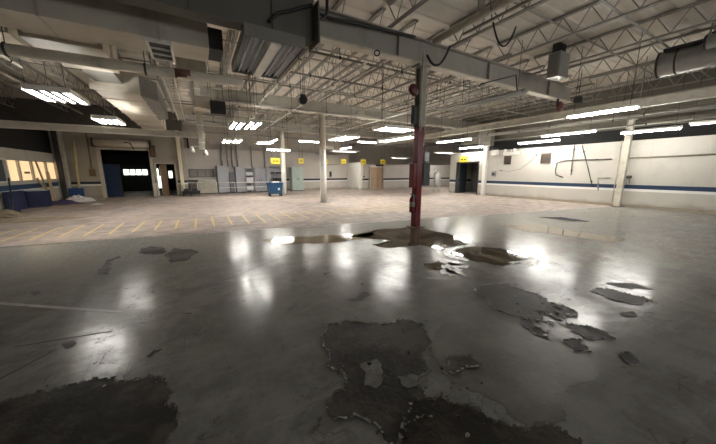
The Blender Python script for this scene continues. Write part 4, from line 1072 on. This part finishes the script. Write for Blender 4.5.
# tan pilasters by the corner
u = ony(67, 190, YD)
t = empty('wall_pilaster', (u.x, YD - .16, 0), 'tan wall pilaster in the corner right of the lit windows', 'pilaster')
MB().box(-.24, .24, -.14, .14, 0, 4.0, .01).build('shaft', 'cream', t); MB().box(-.28, .28, -.17, .16, 0, .14).build('foot', 'card', t)
u = ony(60.5, 190, YD)
t = empty('wall_pilaster', (-6.78, YD - .25, 0), 'dark brown post edge between lit windows and tan pilaster', 'post')
MB().box(-.1, .1, -.2, .2, 0, 4.2, .01).build('shaft', 'dark2', t); MB().box(-.12, .12, -.22, .22, 0, .1).build('foot', 'dark2', t)
a = ony(77, 188, YD - .35); c = ony(73.5, 139, YD - .12)
t = empty('leaning_pole', (a.x, YD - .12, 0), 'pale vertical pole standing behind the lone blue panel', 'pole')
MB().tube([(0, 0, 0), (c.x - a.x, .0, 3.4)], .055, 8).build('shaft', paint('pale_yellow_pole', (.66, .55, .30), .5), t); MB().lathe([(.08, 0), (.08, .06)], n=10).build('foot', 'dark2', t)
u = ony(93, 173, YD)
t = empty('switch_box', (u.x, YD, 1.35), 'brown switch box with conduit left of the big dock opening', 'electrical box')
MB().box(-.13, .13, -.12, 0, 0, .4, .01).build('case', 'brownwood', t); MB().box(-.09, .09, -.14, -.12, .05, .35).build('cover', 'brownwood', t)
MB().tube([(0, -.05, .4), (0, -.05, 2.5)], .03, 6).build('conduit', 'brownwood', t)
# roll-up door housing over dock opening
u0 = P0 - .1; u1 = P1 + .2
t = empty('roll_shutter', ((P0 + P1) / 2, YD - .32, ZO + .12), 'pale rolled shutter barrel above the big dock opening', 'shutter')
MB().lathe([(.2, -(u1 - u0) / 2), (.2, (u1 - u0) / 2)], (0, 0, .25), 'x', 18).build('barrel', 'duct', t)
for sx in (-1, 1): MB().box(sx * (u1 - u0) / 2 - .04, sx * (u1 - u0) / 2 + .04, -.26, .26, 0, .5).build('end_bracket', 'dark2', t)
b = MB(); b.tube([(.1, -.22, .3), (.4, -.24, .28), (.55, -.24, -.1)], .03, 6); b.build('cable', 'black', t)

# ------------------------------------------------------------------ unit heaters, loops and cables in the right hand roof
t = empty('unit_heater', (10.25, 5.06, 4.55), 'dull metal unit heater box hanging above the right end of the near girder', 'heater')
MB().box(-.3, .3, -.2, .15, 0, .72, .015).build('casing', 'galv', t); MB().box(-.34, -.3, -.16, .1, .06, .66).build('louvre', 'ductgrey', t)
MB().box(-.2, .2, -.1, .1, .72, 1.0).build('flue_collar', 'black', t)
# round ducts / drum heaters at the right edge
def drum(label, x_, y0, y1, z_, r):
    t = empty('drum_heater', (x_, y0, z_), label, 'heater'); L = y1 - y0
    MB().lathe([(r * .9, 0), (r, .03), (r, L - .04), (r * .92, L)], axis='y', n=26).build('drum', 'galv', t)
    MB().lathe([(r * 1.02, L - .42), (r * 1.03, L - .40), (r * 1.02, L - .38)], axis='y', n=26).build('strap', 'dark2', t)
    MB().lathe([(r * 1.03, L - .06), (r * 1.05, L - .02), (r * .8, L + .005)], axis='y', n=26).build('end_ring', 'dark2', t)
    MB().box(-r * .75, r * .75, .1, L - .12, r * .86, r * 1.08).build('top_tray', 'dark2', t)
    for yy in (.4, L - .9): MB().tube([(0, yy, r), (0, yy, ZD - z_)], .018, 6).build('hanger', 'joist', t)
u = onz(658, 66, 4.7); drum('large round grey drum heater hanging at the right edge', u.x, -2.5, u.y, 4.7, .34)
u = onz(704, 43, 4.85); drum('smaller grey drum heater hanging above the large one at the right edge', u.x, -2.5, u.y, 4.85, .17)
# cables
def cable(name, label, pts, r, sag=0.0, mat='black', cat='cable'):
    pts = [Vector(p) for p in pts]; out = []
    for i in range(len(pts) - 1):
        for k in range(10):
            f = k / 10; p = pts[i].lerp(pts[i + 1], f); p.z -= sag * 4 * f * (1 - f); out.append(p)
    out.append(pts[-1]); o0 = pts[0].copy()
    o = MB().tube([p - o0 for p in out], r, 6).build(name, mat); o.location = o0; return tag(o, label, cat)
def py(x_, y_, Y): return ony(x_, y_, Y)
cable('power_cable', 'thick black cable running along the top of the near girder', [py(285, -4, 5.75), py(300, 6, 5.8), py(330, 18, 5.86), py(372, 27, 5.9), py(415, 37, 5.9)], .035)
cable('power_cable', 'black cable curving down behind the large unlit fixture', [py(312, 5, 5.5), py(290, 11, 5.5), py(278, 13, 5.5), py(269, 22, 5.5)], .03)
b = []
for k in range(15): a_ = PI + PI * k / 14; b.append(py(319 + 8 * math.cos(a_), 10 - 9 * math.sin(a_) , 5.6))
cable('power_cable', 'black cable loop dangling in front of the near girder top', [py(313, -6, 5.6)] + b + [py(327, -8, 5.6)], .03)
cable('power_cable', 'thin black cable slanting from the loop to the unlit fixture', [py(311, 6, 5.6), py(298, 28, 5.6)], .02)
b = [py(377 + 2.6 * math.cos(2 * PI * k / 14), 53 + 2.8 * math.sin(2 * PI * k / 14), 5.85) for k in range(15)]
cable('cord_coil', 'small dark cord coil hooked under the near girder', b, .014)
cable('power_cable', 'dark cable drooping right of the red column top', [py(427, 55, 5.8), py(450, 46, 5.6)], .03, .35)
cable('power_cable', 'dark cable drooping from the fat beige pipe', [onz(493, 22, 4.9), onz(516, 27, 4.9)], .02, .45)
cable('hanging_wire', 'thin dark wire hanging beside the long unlit strip light', [onz(490, -4, 4.95), onz(492, 20, 4.95)], .014)
cable('power_cable', 'dark arm cable reaching over the long unlit strip light', [py(479, 86, 5.9), py(481, 84, 5.8), py(516, 75, 5.8), py(517, 90, 5.8)], .02)
cable('power_cable', 'heavy dark cable slumping above the strip light over the doorway', [onz(468, 137, 4.2), onz(474, 143, 3.9), onz(482, 146, 3.8)], .07)
# dangling drops in the far roof
dr = [(250, 95, 10.5), (303, 92, 9.5), (340, 96, 10.2), (383, 92, 9.0), (287, 118, 16), (337, 120, 15), (463, 92, 7.2), (470, 96, 8.0), (440, 98, 9.0), (230, 108, 12), (172, 70, 9.6), (150, 60, 9.8)]
dr.sort()
for k, (x_, y_, Y) in enumerate(dr):
    u = ony(x_, y_, Y); tag(MB().tube([(u.x, Y, u.z - .35), (u.x, Y, ZD)], .009, 5).build('drop_wire', 'dark2'), 'thin dark wire dropping from the roof, %s from the left' % ORD[k], 'wire')
u = ony(303, 104, 9.5); hungbox('cord_reel', 'dark cord reel hanging mid-roof left of the big girder', 'cord reel', (u.x, 9.5, u.z), (.16, .14, .3), 'dark2', ZD, True, lambda t: MB().lathe([(.1, -.09), (.14, -.08), (.14, .08), (.1, .09)], (0, 0, .12), 'y', 16).build('drum', 'black', t))
t = empty('flood_lamp', (ony(578, 101, 5.7).x, 5.7, ony(578, 101, 5.7).z), 'small dark flood lamp at the right end of the near girder', 'lamp')
MB().box(-.14, .12, -.1, .1, -.08, .14, .02).build('head', 'black', t); MB().tube([(0, 0, .14), (0, 0, ZD - t.location.z)], .012, 5).build('stem', 'dark2', t)
MB().prism([(-.12, -.1, -.06), (.1, -.1, -.06), (.14, -.2, -.12), (-.16, -.2, -.12)], (0, 0, .02)).build('visor', 'black', t)

# ------------------------------------------------------------------ world, view
w = bpy.data.worlds.new('world'); sc.world = w; w.use_nodes = True
w.node_tree.nodes['Background'].inputs[0].default_value = (.6, .62, .65, 1); w.node_tree.nodes['Background'].inputs[1].default_value = .02
sc.view_settings.view_transform = 'Standard'; sc.view_settings.look = 'None'
sc.view_settings.gamma = 1; sc.view_settings.use_curve_mapping = False
sc.view_settings.exposure = 1.15
sc.cycles.use_denoising = True; sc.cycles.max_bounces = 8; sc.cycles.sample_clamp_indirect = 8
